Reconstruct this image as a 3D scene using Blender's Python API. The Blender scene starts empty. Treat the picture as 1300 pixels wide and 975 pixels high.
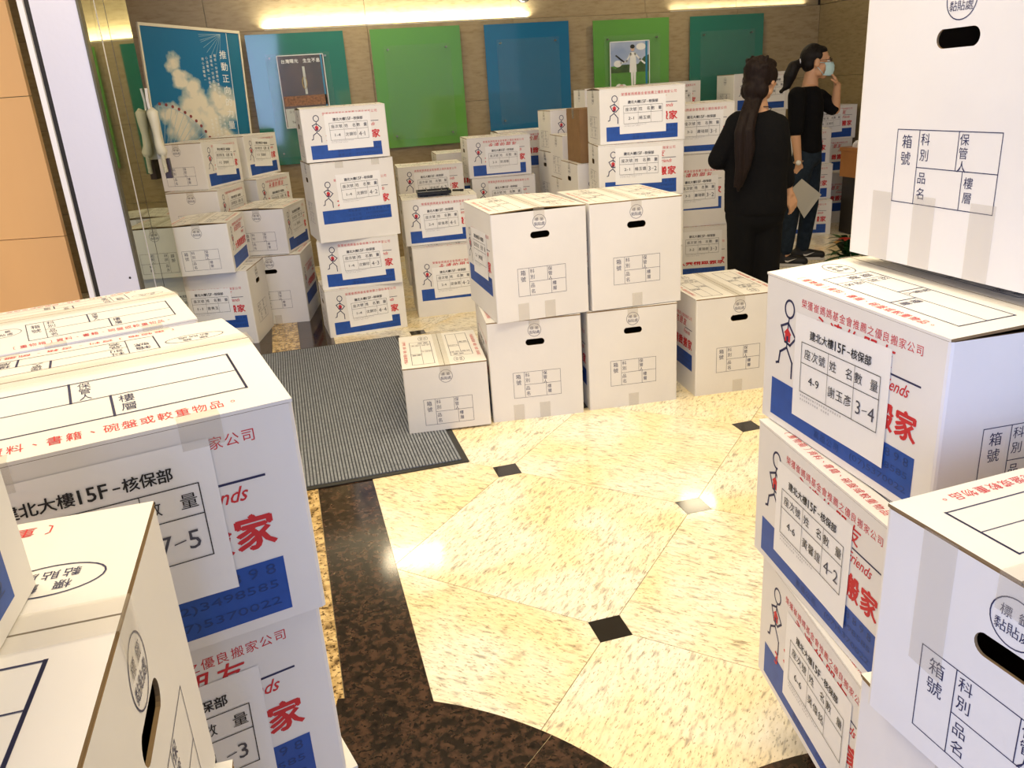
import bpy, bmesh, math, random
from mathutils import Vector, Matrix, noise as mnoise
random.seed(7)
SC = bpy.context.scene
COL = SC.collection
PI = math.pi
def lin(c):
    if isinstance(c, str):
        c = [int(c[i:i+2], 16)/255 for i in (0, 2, 4)]
    return tuple((x/12.92 if x <= .04045 else ((x+.055)/1.055)**2.4) for x in c)
# ------------------------------------------------------------ camera
F_PX, PITCH, ROLL, EYE = 1027.6, 0.34931, -0.067685, 1.41813
cp, sp, cr, sr = math.cos(PITCH), math.sin(PITCH), math.cos(ROLL), math.sin(ROLL)
FWD = Vector((0, cp, -sp))
RT = Vector((1, 0, 0))*cr + Vector((0, sp, cp))*sr
UP = Vector((1, 0, 0))*(-sr) + Vector((0, sp, cp))*cr
cam = bpy.data.cameras.new('camera')
cam.sensor_fit = 'HORIZONTAL'; cam.sensor_width = 36; cam.lens = 36*F_PX/1300
cam.clip_start = .02; cam.clip_end = 100
camo = bpy.data.objects.new('camera', cam); COL.objects.link(camo)
M = Matrix(((RT.x, UP.x, -FWD.x, 0), (RT.y, UP.y, -FWD.y, 0), (RT.z, UP.z, -FWD.z, EYE), (0, 0, 0, 1)))
camo.matrix_world = M
SC.camera = camo
EY = Vector((0, 0, EYE))
def ray(px, py):
    return FWD + RT*((px-650)/F_PX) - UP*((py-487.5)/F_PX)
def at(px, py, Y):
    d = ray(px, py); return EY + d*(Y/d.y)
def atz(px, py, z):
    d = ray(px, py); return EY + d*((z-EYE)/d.z)
TH = math.radians(14.5)
RU = Vector((math.cos(TH), math.sin(TH), 0)); RW = Vector((-math.sin(TH), math.cos(TH), 0))
def room(xr, yr, z=0):
    v = RU*xr + RW*yr; return Vector((v.x, v.y, z))
# ------------------------------------------------------------ world, lights, exposure
w = bpy.data.worlds.new('world'); SC.world = w; w.use_nodes = True
bg = w.node_tree.nodes['Background']; bg.inputs[0].default_value = (*lin('E6EDFF'), 1); bg.inputs[1].default_value = .42
SC.view_settings.view_transform = 'Standard'; SC.view_settings.look = 'None'
SC.view_settings.gamma = 1; SC.view_settings.use_curve_mapping = False
SC.view_settings.exposure = 0.27
def area(name, loc, target, sx, sy, power, color, spread=180):
    l = bpy.data.lights.new(name, 'AREA'); l.shape = 'RECTANGLE'; l.size = sx; l.size_y = sy
    l.energy = power; l.color = lin(color); l.spread = math.radians(spread)
    o = bpy.data.objects.new(name, l); COL.objects.link(o)
    d = (Vector(target)-Vector(loc)).normalized()
    o.location = loc; o.rotation_euler = d.to_track_quat('-Z', 'Y').to_euler()
    return o
# daylight through the glass front, behind and to the left of the camera
area('entrance_daylight', (-1.1, -2.8, 1.7), (-.3, 2.2, .6), 4.4, 2.2, 150, 'B2C6FF')
# warm ceiling lamps of the lobby, with added fill lights among them
WARM = 'FFEBC4'
area('ceiling_lamp_or_fill', (.45, 1.5, 2.74), (.45, 1.5, 0), .9, .9, 26, WARM)
area('ceiling_lamp_or_fill', (1.0, 3.0, 2.74), (1.0, 3.0, 0), .9, .9, 22, WARM)
area('ceiling_lamp_or_fill', (-.7, 3.2, 2.74), (-.7, 3.2, 0), .9, .9, 24, WARM)  # added fill, lights the fronts of the four-high stack
area('ceiling_lamp_or_fill', (-1.05, 6.75, 2.74), (-1.05, 6.75, 0), .55, .35, 11, WARM)
area('ceiling_lamp_or_fill', (-2.75, 2.9, 2.74), (-2.75, 3.4, 0), .8, .8, 20, WARM)  # added fill, brightens the wood panelling, column and left boxes
area('ceiling_lamp_or_fill', (1.85, 7.45, 2.74), (1.85, 7.45, 0), .35, .25, 8, WARM)
area('ceiling_lamp_or_fill', (2.3, 3.6, 2.74), (2.3, 3.6, 0), .8, .8, 14, WARM)
area('ceiling_lamp_or_fill', (-.9, 1.0, 2.74), (-.9, 1.0, 0), .7, .7, 14, WARM)
# ------------------------------------------------------------ object helpers
def tag(o, label=None, cat=None, group=None, kind=None):
    if label: o['label'] = label
    if cat: o['category'] = cat
    if group: o['group'] = group
    if kind: o['kind'] = kind
    return o
def link(name, data, parent=None, loc=None, rz=None):
    o = bpy.data.objects.new(name, data); COL.objects.link(o)
    if parent is not None: o.parent = parent
    if loc is not None: o.location = loc
    if rz is not None: o.rotation_euler = (0, 0, rz)
    return o
def empty(name, loc=(0, 0, 0), rz=0, label=None, cat=None, group=None, kind=None):
    o = link(name, None, None, loc, rz); o.empty_display_size = .1
    return tag(o, label, cat, group, kind)
class MB:
    """mesh builder: vertices, faces and a material slot per face"""
    def __init__(s): s.v = []; s.f = []; s.m = []; s.smooth = False
    def add(s, vs, fs, m=0):
        b = len(s.v); s.v += [tuple(p) for p in vs]
        for f in fs: s.f.append(tuple(b+i for i in f)); s.m.append(m)
    def box(s, x0, x1, y0, y1, z0, z1, m=0, T=None):
        vs = [Vector((x, y, z)) for z in (z0, z1) for y in (y0, y1) for x in (x0, x1)]
        if T is not None: vs = [T @ p for p in vs]
        s.add(vs, [(0, 2, 3, 1), (4, 5, 7, 6), (0, 1, 5, 4), (2, 6, 7, 3), (0, 4, 6, 2), (1, 3, 7, 5)], m)
    def obox(s, p, ax, ay, az, m=0):
        p, ax, ay, az = map(Vector, (p, ax, ay, az))
        vs = [p+ax*i+ay*j+az*k for k in (0, 1) for j in (0, 1) for i in (0, 1)]
        s.add(vs, [(0, 2, 3, 1), (4, 5, 7, 6), (0, 1, 5, 4), (2, 6, 7, 3), (0, 4, 6, 2), (1, 3, 7, 5)], m)
    def prism(s, poly, z0, z1, m=0):
        n = len(poly)
        s.add([(x, y, z0) for x, y in poly]+[(x, y, z1) for x, y in poly],
              [tuple(range(n-1, -1, -1)), tuple(range(n, 2*n))]+[(i, (i+1) % n, n+(i+1) % n, n+i) for i in range(n)], m)
    def tube(s, pts, r, n=8, m=0, cap=True):
        pts = [Vector(p) for p in pts]; rs = r if isinstance(r, (list, tuple)) else [r]*len(pts)
        rings = []; up = None
        for i, p in enumerate(pts):
            t = (pts[min(i+1, len(pts)-1)]-pts[max(i-1, 0)]).normalized()
            if up is None: up = t.orthogonal().normalized()
            up = (up-t*up.dot(t)).normalized(); sd = t.cross(up)
            rings.append([p+(up*math.cos(2*PI*k/n)+sd*math.sin(2*PI*k/n))*rs[i] for k in range(n)])
        vs = [v for rg in rings for v in rg]
        fs = [(i*n+k, i*n+(k+1) % n, (i+1)*n+(k+1) % n, (i+1)*n+k) for i in range(len(pts)-1) for k in range(n)]
        if cap: fs += [tuple(range(n-1, -1, -1)), tuple((len(pts)-1)*n+k for k in range(n))]
        s.add(vs, fs, m)
    def ball(s, c, rx, ry=None, rz=None, n=12, k=8, m=0, T=None):
        ry = rx if ry is None else ry; rz = rx if rz is None else rz; c = Vector(c)
        vs = [Vector((0, 0, rz))]
        for j in range(1, k):
            a = PI*j/k
            vs += [Vector((rx*math.sin(a)*math.cos(2*PI*i/n), ry*math.sin(a)*math.sin(2*PI*i/n), rz*math.cos(a))) for i in range(n)]
        vs.append(Vector((0, 0, -rz)))
        fs = [(0, 1+i, 1+(i+1) % n) for i in range(n)]
        for j in range(k-2):
            fs += [(1+j*n+i, 1+(j+1)*n+i, 1+(j+1)*n+(i+1) % n, 1+j*n+(i+1) % n) for i in range(n)]
        L = len(vs)-1
        fs += [(L, 1+(k-2)*n+(i+1) % n, 1+(k-2)*n+i) for i in range(n)]
        if T is not None: vs = [T @ p for p in vs]
        s.add([p+c for p in vs], fs, m)
    def mesh(s, name, mats, smooth=False):
        me = bpy.data.meshes.new(name); me.from_pydata(s.v, [], s.f)
        for mt in (mats if isinstance(mats, (list, tuple)) else [mats]): me.materials.append(mt)
        me.polygons.foreach_set('material_index', s.m)
        if smooth: me.polygons.foreach_set('use_smooth', [True]*len(s.f))
        me.update(); return me
    def build(s, name, mats, parent=None, smooth=False, loc=None, rz=None):
        return link(name, s.mesh(name, mats, smooth), parent, loc, rz)
# ------------------------------------------------------------ materials
def nodes(name):
    m = bpy.data.materials.new(name); m.use_nodes = True
    nt = m.node_tree; b = nt.nodes['Principled BSDF']; return m, nt, b
def mat(name, col, rough=.6, metal=0, spec=.5, coat=0, alpha=1, trans=0, emit=None, es=0, bump=0, bscale=60, var=0, vscale=8, col2=None, stretch=None, coord='Object'):
    m, nt, b = nodes(name); c = (*lin(col), 1)
    b.inputs['Base Color'].default_value = c; b.inputs['Roughness'].default_value = rough
    b.inputs['Metallic'].default_value = metal; b.inputs['Specular IOR Level'].default_value = spec
    b.inputs['Coat Weight'].default_value = coat; b.inputs['Coat Roughness'].default_value = .04
    b.inputs['Alpha'].default_value = alpha; b.inputs['Transmission Weight'].default_value = trans
    if emit: b.inputs['Emission Color'].default_value = (*lin(emit), 1); b.inputs['Emission Strength'].default_value = es
    if var or bump or col2:
        tc = nt.nodes.new('ShaderNodeTexCoord'); mp = nt.nodes.new('ShaderNodeMapping')
        nt.links.new(tc.outputs[coord], mp.inputs[0])
        if stretch: mp.inputs['Scale'].default_value = stretch
        n = nt.nodes.new('ShaderNodeTexNoise'); n.inputs['Scale'].default_value = vscale; n.inputs['Detail'].default_value = 5
        nt.links.new(mp.outputs[0], n.inputs['Vector'])
        if var or col2:
            r = nt.nodes.new('ShaderNodeValToRGB'); r.color_ramp.elements[0].position = .3; r.color_ramp.elements[1].position = .7
            r.color_ramp.elements[0].color = (*[x*(1-var) for x in c[:3]], 1)
            r.color_ramp.elements[1].color = (*lin(col2), 1) if col2 else (*[min(1, x*(1+var*.5)) for x in c[:3]], 1)
            nt.links.new(n.outputs[0], r.inputs[0]); nt.links.new(r.outputs[0], b.inputs['Base Color'])
        if bump:
            n2 = nt.nodes.new('ShaderNodeTexNoise'); n2.inputs['Scale'].default_value = bscale; n2.inputs['Detail'].default_value = 4
            nt.links.new(mp.outputs[0], n2.inputs['Vector'])
            bp = nt.nodes.new('ShaderNodeBump'); bp.inputs['Strength'].default_value = bump; bp.inputs['Distance'].default_value = .01
            nt.links.new(n2.outputs[0], bp.inputs['Height']); nt.links.new(bp.outputs[0], b.inputs['Normal'])
    return m
CARD = mat('white_cardboard', 'E9E6E1', .55, spec=.35, var=.05, vscale=3, bump=.25, bscale=9)
KRAFT = mat('kraft_cardboard', '8C7452', .8, spec=.2, var=.12, vscale=20)  # kraft brown, darkened to carry the shadow line at the flap edges
NAVY = mat('navy_ink', '24264F', .6); RED = mat('red_ink', 'CB2A30', .6); BLUE = mat('blue_ink', '1B4DA2', .5, var=.12, vscale=40)
DKBLUE = mat('dark_blue_ink', '173A78', .5); BLACK = mat('black_ink', '16161A', .6); PENCIL = mat('pen_ink', '4A4A55', .6)
GREYINK = mat('grey_fine_ink', '8C8A90', .6)
PAPER = mat('white_paper', 'F1F0EE', .45, spec=.4, bump=.12, bscale=14)
TAPE = mat('packing_tape_film', 'CFC6B4', .18, alpha=.26, spec=.6)
# ------------------------------------------------------------ writing
_tc = {}
def text_geo(s, bold=0, shear=0):
    k = (s, bold, shear)
    if k not in _tc:
        c = bpy.data.curves.new('t', 'FONT'); c.body = s; c.size = 1; c.resolution_u = 2; c.offset = bold; c.shear = shear
        o = bpy.data.objects.new('t', c); COL.objects.link(o)
        dg = bpy.context.evaluated_depsgraph_get(); me = o.evaluated_get(dg).to_mesh()
        vs = [(v.co.x, v.co.y) for v in me.vertices]; fs = [tuple(p.vertices) for p in me.polygons]
        o.evaluated_get(dg).to_mesh_clear(); bpy.data.objects.remove(o); bpy.data.curves.remove(c)
        if not vs: vs = [(0, 0)]
        x0 = min(v[0] for v in vs); x1 = max(v[0] for v in vs); y0 = min(v[1] for v in vs); y1 = max(v[1] for v in vs)
        _tc[k] = ([(x-x0, y-y0) for x, y in vs], fs, max(x1-x0, 1e-4), max(y1-y0, 1e-4))
    return _tc[k]
STRIKES = ((-1, 0), (1, 0), (0, -.7), (0, .7))
class Print:
    """flat ink in a plane: x to the right, y downwards from the top edge, metres"""
    def __init__(s): s.mb = MB(); s.L = 0
    def _add(s, vs, fs, m, up=0):
        z = .0004*(1+up)+getattr(s, 'k', 0)*.00005; s.mb.add([(x, -y, z) for x, y in vs], [tuple(f) for f in fs], m)
    def rect(s, x0, y0, x1, y1, m, up=0): s._add([(x0, y0), (x0, y1), (x1, y1), (x1, y0)], [(0, 1, 2, 3)], m, up)
    def line(s, p, q, w, m, up=0):
        dx, dy = q[0]-p[0], q[1]-p[1]; L = math.hypot(dx, dy) or 1; ex, ey = dx/L*w/2, dy/L*w/2; nx, ny = -ey, ex
        s._add([(p[0]-ex+nx, p[1]-ey+ny), (q[0]+ex+nx, q[1]+ey+ny), (q[0]+ex-nx, q[1]+ey-ny), (p[0]-ex-nx, p[1]-ey-ny)], [(0, 1, 2, 3)], m, up)
    def path(s, pts, w, m, up=0):
        for i, (a, b) in enumerate(zip(pts, pts[1:])): s.line(a, b, w, m, up)
    def frame(s, x0, y0, x1, y1, w, m, up=0): s.path([(x0, y0), (x1, y0), (x1, y1), (x0, y1), (x0, y0)], w, m, up)
    def ring(s, cx, cy, r, w, m, ry=None, n=28, up=0):
        ry = ry or r; vs = []
        for k in range(n):
            a = 2*PI*k/n; vs += [(cx+(r-w/2)*math.cos(a), cy+(ry-w/2)*math.sin(a)), (cx+(r+w/2)*math.cos(a), cy+(ry+w/2)*math.sin(a))]
        s._add(vs, [(2*k, 2*((k+1) % n), 2*((k+1) % n)+1, 2*k+1) for k in range(n)], m, up)
    def disc(s, cx, cy, r, m, ry=None, n=14, up=0):
        ry = ry or r; s._add([(cx+r*math.cos(-2*PI*k/n), cy+ry*math.sin(-2*PI*k/n)) for k in range(n)], [tuple(range(n))], m, up)
    def poly(s, pts, m, up=0): s._add(pts, [tuple(range(len(pts)))], m, up)
    def word(s, t, x, y, W, H, m, bold=0, shear=0, up=0):
        """glyphs fitted in the box x..x+W, y..y+H"""
        vs, fs, w, h = text_geo(t, 0, shear)
        if H is None: H = W*h/w
        if W is None: W = H*w/h
        for s.k, (dx, dy) in enumerate(STRIKES if bold else ((0, 0),)):
            s._add([(x+a*W/w+dx*bold*H, y+H-b*H/h+dy*bold*H) for a, b in vs], fs, m, up)
        s.k = 0
    def chars(s, t, x, y, size, pitch, m, bold=0, vertical=False, shear=0, wide=1, up=0):
        for i, ch in enumerate(t):
            if ch in ' 　': continue
            vs, fs, w, h = text_geo(ch, 0, shear)
            H = size*(h/.92 if ch not in '一-、，。·.:' else h); W = size*wide*(w/.92)
            H = min(H, size*1.05)
            cx, cy = (x, y+i*pitch) if vertical else (x+i*pitch, y)
            if ch == '-': cy += 0
            for s.k, (dx, dy) in enumerate(STRIKES if bold else ((0, 0),)):
                s._add([(cx-W/2+a*W/w+dx*bold*size, cy+H/2-b*H/h+dy*bold*size) for a, b in vs], fs, m, up)
        s.k = 0
    def mesh(s, name, mats): return s.mb.mesh(name, mats)
INKS = [NAVY, RED, BLUE, DKBLUE, BLACK, PENCIL, GREYINK]
iN, iR, iB, iD, iK, iP, iG = range(7)
BL = .502
DIM = {'A': (.502, .369, .302), 'B': (.502, .42, .468)}
def art_long(t, block='大興精緻搬家', mark=False):
    p = Print(); d = 0 if t == 'A' else .072
    p.chars('榮獲崔媽媽基金會推薦之優良搬家公司', .135, d+.034, .0165, .0192, iR)
    p.chars('永遠的朋友', .185, d+.064, .036, .046, iR, bold=.02, shear=.25)
    p.line((.37, d+.090), (.452, d+.090), .0032, iN)
    p.word('Friends', .356, d+.097, .074, .020, iR, bold=.015, shear=.45)
    p.chars(block, .157, d+.163, .047, .0545, iR, bold=.045)
    p.rect(.037, d+.208, .457, d+.287, iB)
    for i, (a, b) in enumerate((('服務專線', '4 1 2 8 8 9 8'), ('台北公司', '(02)3498585'), ('高雄公司', '(07)5370022'))):
        p.chars(a, .20, d+.222+i*.025, .016, .02, iD, up=1)
        p.word(b, .30, d+.214+i*.025, .145, .015, iD, up=1)
    q = lambda *a: [(x, d+y) for x, y in a]
    p.ring(.088, d+.056, .0155, .0045, iN, ry=.017)
    lw = .0048
    p.path(q((.088, .074), (.086, .084), (.084, .134)), .0036, iN)
    p.path(q((.086, .084), (.062, .095), (.077, .123), (.095, .127), (.113, .109), (.086, .084)), lw, iN)
    p.path(q((.084, .134), (.062, .148), (.058, .171), (.050, .174)), lw, iN)
    p.path(q((.084, .134), (.105, .160), (.105, .190)), lw, iN)
    p.poly(q((.073, .105), (.085, .094), (.098, .105), (.095, .107), (.095, .121), (.077, .121), (.077, .107))[::-1], iR, up=1)
    p.rect(.083, d+.110, .089, d+.121, iN, up=2)
    if mark: p.word('3', .092, d+.19, .014, .03, iR, bold=.03, up=2)
    return p
def table(p, x, y, W, H, lw, m, ts):
    X = lambda u: x+u*W
    Y = lambda v: y+v*H
    p.frame(x, y, x+W, y+H, lw, m)
    p.line((X(.235), y), (X(.235), y+H), lw, m); p.line((X(.235), Y(.5)), (x+W, Y(.5)), lw, m)
    p.line((X(.62), y), (X(.62), Y(.5)), lw, m); p.line((X(.69), Y(.5)), (X(.69), y+H), lw, m)
    p.chars('箱號', X(.11), Y(.16), ts, ts*1.25, m, vertical=True)
    p.chars('科別', X(.30), Y(.12), ts*.86, ts*1.15, m, vertical=True)
    p.chars('保管人', X(.675), Y(.10), ts*.8, ts*.93, m, vertical=True)
    p.chars('品名', X(.30), Y(.64), ts*.86, ts*1.15, m, vertical=True)
    p.chars('樓層', X(.755), Y(.64), ts*.8, ts*1.05, m, vertical=True)
def art_end(t):
    p = Print(); l, w_, h = DIM[t]
    c = w_/2
    p.ring(c, .051, .029, .0016, iN)
    p.chars('標籤', c-.011, .041, .014, .022, iN); p.chars('黏貼處', c-.0155, .060, .0145, .0155, iN)
    ty = h-.150 if t == 'A' else .242
    table(p, c-.1075, ty, .215, .12, .0014, iN, .022)
    return p
def art_flap(t):
    p = Print()   # y measured from the hinge edge inwards; x from the left as read from that side; text upright from outside
    D = DIM[t][1]/2
    p.chars('〔重物箱〕資料、書籍、碗盤或較重物品。', .085, D-.022, .0165, .0195, iR)
    p.ring(.065, D-.115, .042, .0016, iN, ry=.023)
    p.chars('標籤', .053, D-.124, .013, .024, iN); p.chars('黏貼處', .049, D-.107, .013, .016, iN)
    x, y, W, H = .118, D-.145, .342, .098
    p.frame(x, y, x+W, y+H, .0021, iN)
    for u, a, b in ((.12, 0, 1), (.42, 0, .5), (.55, .5, 1), (1, 0, 1)):
        p.line((x+u*W, y+a*H), (x+u*W, y+b*H), .0032 if u != .12 else .0015, iN)
    p.line((x+.12*W, y+.5*H), (x+W, y+.5*H), .0015, iN)
    p.chars('箱號', x+.06*W, y+.022, .021, .026, iN, vertical=True)
    p.chars('科別', x+.165*W, y+.012, .018, .021, iN, vertical=True); p.chars('保管人', x+.47*W, y+.0095, .0145, .0148, iN, vertical=True)
    p.chars('品名', x+.165*W, y+.062, .018, .021, iN, vertical=True); p.chars('樓層', x+.60*W, y+.062, .018, .021, iN, vertical=True)
    return p
def place2d(p, name, O, ex, ey, n, mats=INKS):
    """map a Print on a plane: O = top left corner, ex right, ey up, n outward"""
    O, ex, ey, n = map(Vector, (O, ex, ey, n)); me = p.mesh(name, mats)
    for v in me.vertices:
        x, y, z = v.co; v.co = O+ex*x+ey*y+n*z
    me.update(); return me
LS = 1.11
LW, LH = .245*LS, .185*LS
def art_label(seat, name, qty, title='建北大樓15F-核保部', hand=False):
    p = Print()
    p.chars('建北大樓', .052, .030, .0155, .0165, iK, bold=.02); p.word('15F', .113, .0225, .027, .0155, iK, bold=.02)
    p.line((.1455, .031), (.151, .031), .0018, iK); p.chars('核保部', .162, .030, .0155, .0165, iK, bold=.02)
    x0, y0, x1, y1 = .022, .047, .226, .135; lw = .0012
    p.frame(x0, y0, x1, y1, lw, iK); p.line((x0, .083), (x1, .083), lw, iK)
    p.line((.098, y0), (.098, y1), lw*.7, iK); p.line((.166, y0), (.166, y1), lw*.7, iK)
    p.chars('座次號', .040, .065, .018, .0205, iK); p.chars('姓　名', .111, .065, .018, .0205, iK); p.chars('數　量', .176, .065, .018, .0185, iK)
    if seat: p.word(seat, .046, .102, .030, .014, iK)
    n = len(name)
    p.chars(name, .132-.0105*(n-1), .109, .0185, .021, iK)
    if qty:
        a, b = qty.split('-'); p.word(a, .174, .100, None, .022, iP); p.line((.190, .112), (.201, .110), .0014, iP); p.word(b, .204, .100, None, .022, iP)
    p.chars('請將標籤貼於箱子兩側明顯處並填寫座次號', .026, .141, .0038, .0062, iG)
    p.chars('姓名及數量以利搬運·核對顏色', .026, .148, .0038, .0062, iG)
    return p
# ------------------------------------------------------------ moving boxes
def body_mesh(t, hole):
    l, w_, h = DIM[t]; bm = bmesh.new(); r = .006; H = h-.005
    outline = []
    for sx, sy, a0 in ((1, -1, -90), (1, 1, 0), (-1, 1, 90), (-1, -1, 180)):
        for a in (0, 45, 90):
            t_ = math.radians(a0+a); outline.append((sx*(l/2-r)+r*math.cos(t_), sy*(w_/2-r)+r*math.sin(t_)))
    n = len(outline)
    b = [bm.verts.new((x, y, 0)) for x, y in outline]; tp = [bm.verts.new((x, y, H)) for x, y in outline]
    bm.faces.new(b[::-1])
    for i in range(n):
        j = (i+1) % n
        q = [b[i], b[j], tp[j], tp[i]]
        xs = {round(v.co.x, 4) for v in q}
        if hole and len(xs) == 1 and abs(abs(q[0].co.x)-l/2) < 1e-4:
            x = q[0].co.x; s_ = 1 if x > 0 else -1; hz = h-(.105 if t == 'B' else .098); hr = .0145; hl = .028; pts = []
            for k in range(20):
                a = 2*PI*k/20; cy = hl*(1 if math.cos(a) >= 0 else -1)
                pts.append((cy+hr*math.cos(a), hz+hr*math.sin(a)))
            hv = [bm.verts.new((x, yy*s_, zz)) for yy, zz in pts]
            es = [bm.edges.new((hv[k], hv[(k+1) % 20])) for k in range(20)]
            for u, v in ((q[0], q[1]), (q[1], q[2]), (q[2], q[3]), (q[3], q[0])):
                e = bm.edges.get((u, v)) or bm.edges.new((u, v)); es.append(e)
            bmesh.ops.triangle_fill(bm, edges=es, use_beauty=True)
        else: bm.faces.new(q)
    bm.normal_update()
    for f in bm.faces:
        c = f.calc_center_median()-Vector((0, 0, H/2))
        if f.normal.dot(c) < 0: f.normal_flip()
    bm.normal_update()
    outer = list(bm.faces)
    for f in outer: f.material_index = 0
    bmesh.ops.solidify(bm, geom=outer, thickness=.004)
    bm.normal_update()
    e = 1e-4
    for f in bm.faces:
        out = all(abs(abs(v.co.x)-l/2) < e for v in f.verts) or all(abs(abs(v.co.y)-w_/2) < e for v in f.verts) or all(abs(v.co.z) < e for v in f.verts)
        rr = all(math.hypot(max(abs(v.co.x)-(l/2-r), 0), max(abs(v.co.y)-(w_/2-r), 0)) > r-e or abs(v.co.x) > l/2-e or abs(v.co.y) > w_/2-e for v in f.verts)
        f.material_index = 0 if (out or rr) else 1
    me = bpy.data.meshes.new('box_body'); bm.to_mesh(me); bm.free(); me.materials.append(CARD); me.materials.append(KRAFT)
    return me
def flap_mesh(t, tent, slack=0.0):
    """hinge along the local -y edge; local frame = box frame"""
    l, w_, h = DIM[t]; mb = MB(); x0, x1 = -l/2+.001, l/2-.001; n = 6; top = []; bot = []
    for i in range(n+1):
        s_ = i/n; y = -w_/2+(w_/2-.0012)*s_; z = h-.0045+tent*s_
        top.append((y, z+.0045)); bot.append((y, z))
    vs = [(x, y, z) for x in (x0, x1) for y, z in top+bot]; N = 2*(n+1)
    mb.v = vs
    for i in range(n):
        mb.f.append((i, N+i, N+i+1, i+1)); mb.m.append(0)
        mb.f.append((n+1+i, n+2+i, N+n+2+i, N+n+1+i)); mb.m.append(1)
        for o in (0, N):
            a = (o+i, o+i+1, o+n+2+i, o+n+1+i); mb.f.append(a if o == 0 else a[::-1]); mb.m.append(1)
    mb.f.append((0, n+1, N+n+1, N)); mb.m.append(0)
    mb.f.append((n, N+n, N+2*n+1, 2*n+1)); mb.m.append(1)
    return mb.mesh('top_flap', [CARD, KRAFT])
def flap_print(t, tent):
    l, w_, h = DIM[t]; D = w_/2; p = art_flap(t); me = p.mesh('flap_print', INKS)
    for v in me.vertices:
        x, y, z = v.co      # y = -(distance from the seam)
        s_ = min(max((D+y)/D, 0), 1)   # 0 at hinge
        v.co = (x-l/2, -D+D*s_, h+tent*s_+z)
    me.update(); return me
TENTS = (.0, .009, .022)
BODY = {(t, h): body_mesh(t, h) for t in 'AB' for h in (0, 1)}
FLAP = {(t, i): flap_mesh(t, TENTS[i]) for t in 'AB' for i in range(3)}
FPR = {(t, i): flap_print(t, TENTS[i]) for t in 'AB' for i in range(3)}
def lmesh(t, **k):
    l, w_, h = DIM[t]; return place2d(art_long(t, **k), 'long_side_print', (-l/2, -w_/2, h), (1, 0, 0), (0, 0, 1), (0, -1, 0))
LPR = {t: lmesh(t) for t in 'AB'}; LPRM = lmesh('A', mark=True)
EPR = {t: place2d(art_end(t), 'end_print', (DIM[t][0]/2, -DIM[t][1]/2, DIM[t][2]), (0, 1, 0), (0, 0, 1), (1, 0, 0)) for t in 'AB'}
def tape_mesh(t, i):
    """one strip along the seam of the flaps, folded over both ends"""
    l, w_, h = DIM[t]; mb = MB(); z = h+TENTS[i]+.0014; a = .024; x = l/2+.0016
    P = [(-x, h-.045), (-x, z), (x, z), (x, h-.045)]
    vs = [(X, y, Z) for X, Z in P for y in (-a, a)]
    mb.add(vs, [(2*k, 2*k+2, 2*k+3, 2*k+1) for k in range(3)]); return mb.mesh('packing_tape', TAPE)
def tape2_mesh(t, s_, y, top):
    l, w_, h = DIM[t]; mb = MB(); x = s_*(l/2+.0013)
    mb.add([(x, y-.024, .0), (x, y+.024, .0), (x, y+.024, top), (x, y-.024, top)], [(0, 1, 2, 3) if s_ > 0 else (3, 2, 1, 0)])
    return mb.mesh('packing_tape', TAPE)
def tape3_mesh(t, x):
    """one band across the top and down both long sides"""
    l, w_, h = DIM[t]; mb = MB(); z = h+.0018; y = w_/2+.0016
    P = [(-y, h-.035), (-y, z), (0, z+.001), (y, z), (y, h-.035)]
    vs = [(x+d, Y, Z) for Y, Z in P for d in (-.024, .024)]
    mb.add(vs, [(2*k, 2*k+1, 2*k+3, 2*k+2) for k in range(4)]); return mb.mesh('packing_tape', TAPE)
TP = {(t, i): tape_mesh(t, i) for t in 'AB' for i in range(3)}
TP2 = {(t, j): [tape2_mesh(t, s_, y, tp) for s_ in (-1, 1) for y in ys] for t in 'AB' for j, (ys, tp) in enumerate((((.0,), .06), ((-.09, .03), .075), ((.0, .1), .05), ((-.13, -.03, .09), .12)))}
TP3 = {t: [tape3_mesh(t, x) for x in (-.08, .14)] for t in 'AB'}
_lab = {}
def label_meshes(seat, name, qty):
    k = (seat, name, qty)
    if k not in _lab: _lab[k] = art_label(seat, name, qty)
    return _lab[k]
def sheet(parent, t, x, y, rot, info, side=-1, scale=1):
    """paper label: x, y of its top left corner on the long face"""
    l, w_, h = DIM[t]; mb = MB(); nx, ny = 8, 5
    c, s_ = math.cos(rot), math.sin(rot); Y = side*w_/2
    def P(u, v, d):
        a = x+c*u+s_*v; b = y-s_*u+c*v
        return Vector(((-l/2+a)*(-side), Y+side*d, h-b))
    curl = lambda u, v: .0014+.0035*max(0, u/LW-.8)*5*max(0, v/LH-.5)
    vs = [P(LW*i/nx, LH*j/ny, curl(LW*i/nx, LH*j/ny)) for j in range(ny+1) for i in range(nx+1)]
    fs = [(j*(nx+1)+i, (j+1)*(nx+1)+i, (j+1)*(nx+1)+i+1, j*(nx+1)+i+1) for j in range(ny) for i in range(nx)]
    mb.add(vs, fs); sh = mb.build('paper_label', PAPER, parent, smooth=True)
    me = label_meshes(*info).mesh('label_writing', INKS)
    for v in me.vertices: v.co = P(v.co.x*LS, -v.co.y*LS, curl(v.co.x*LS, -v.co.y*LS)+v.co.z+.0006)
    me.update(); link('label_writing', me, sh)
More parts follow.
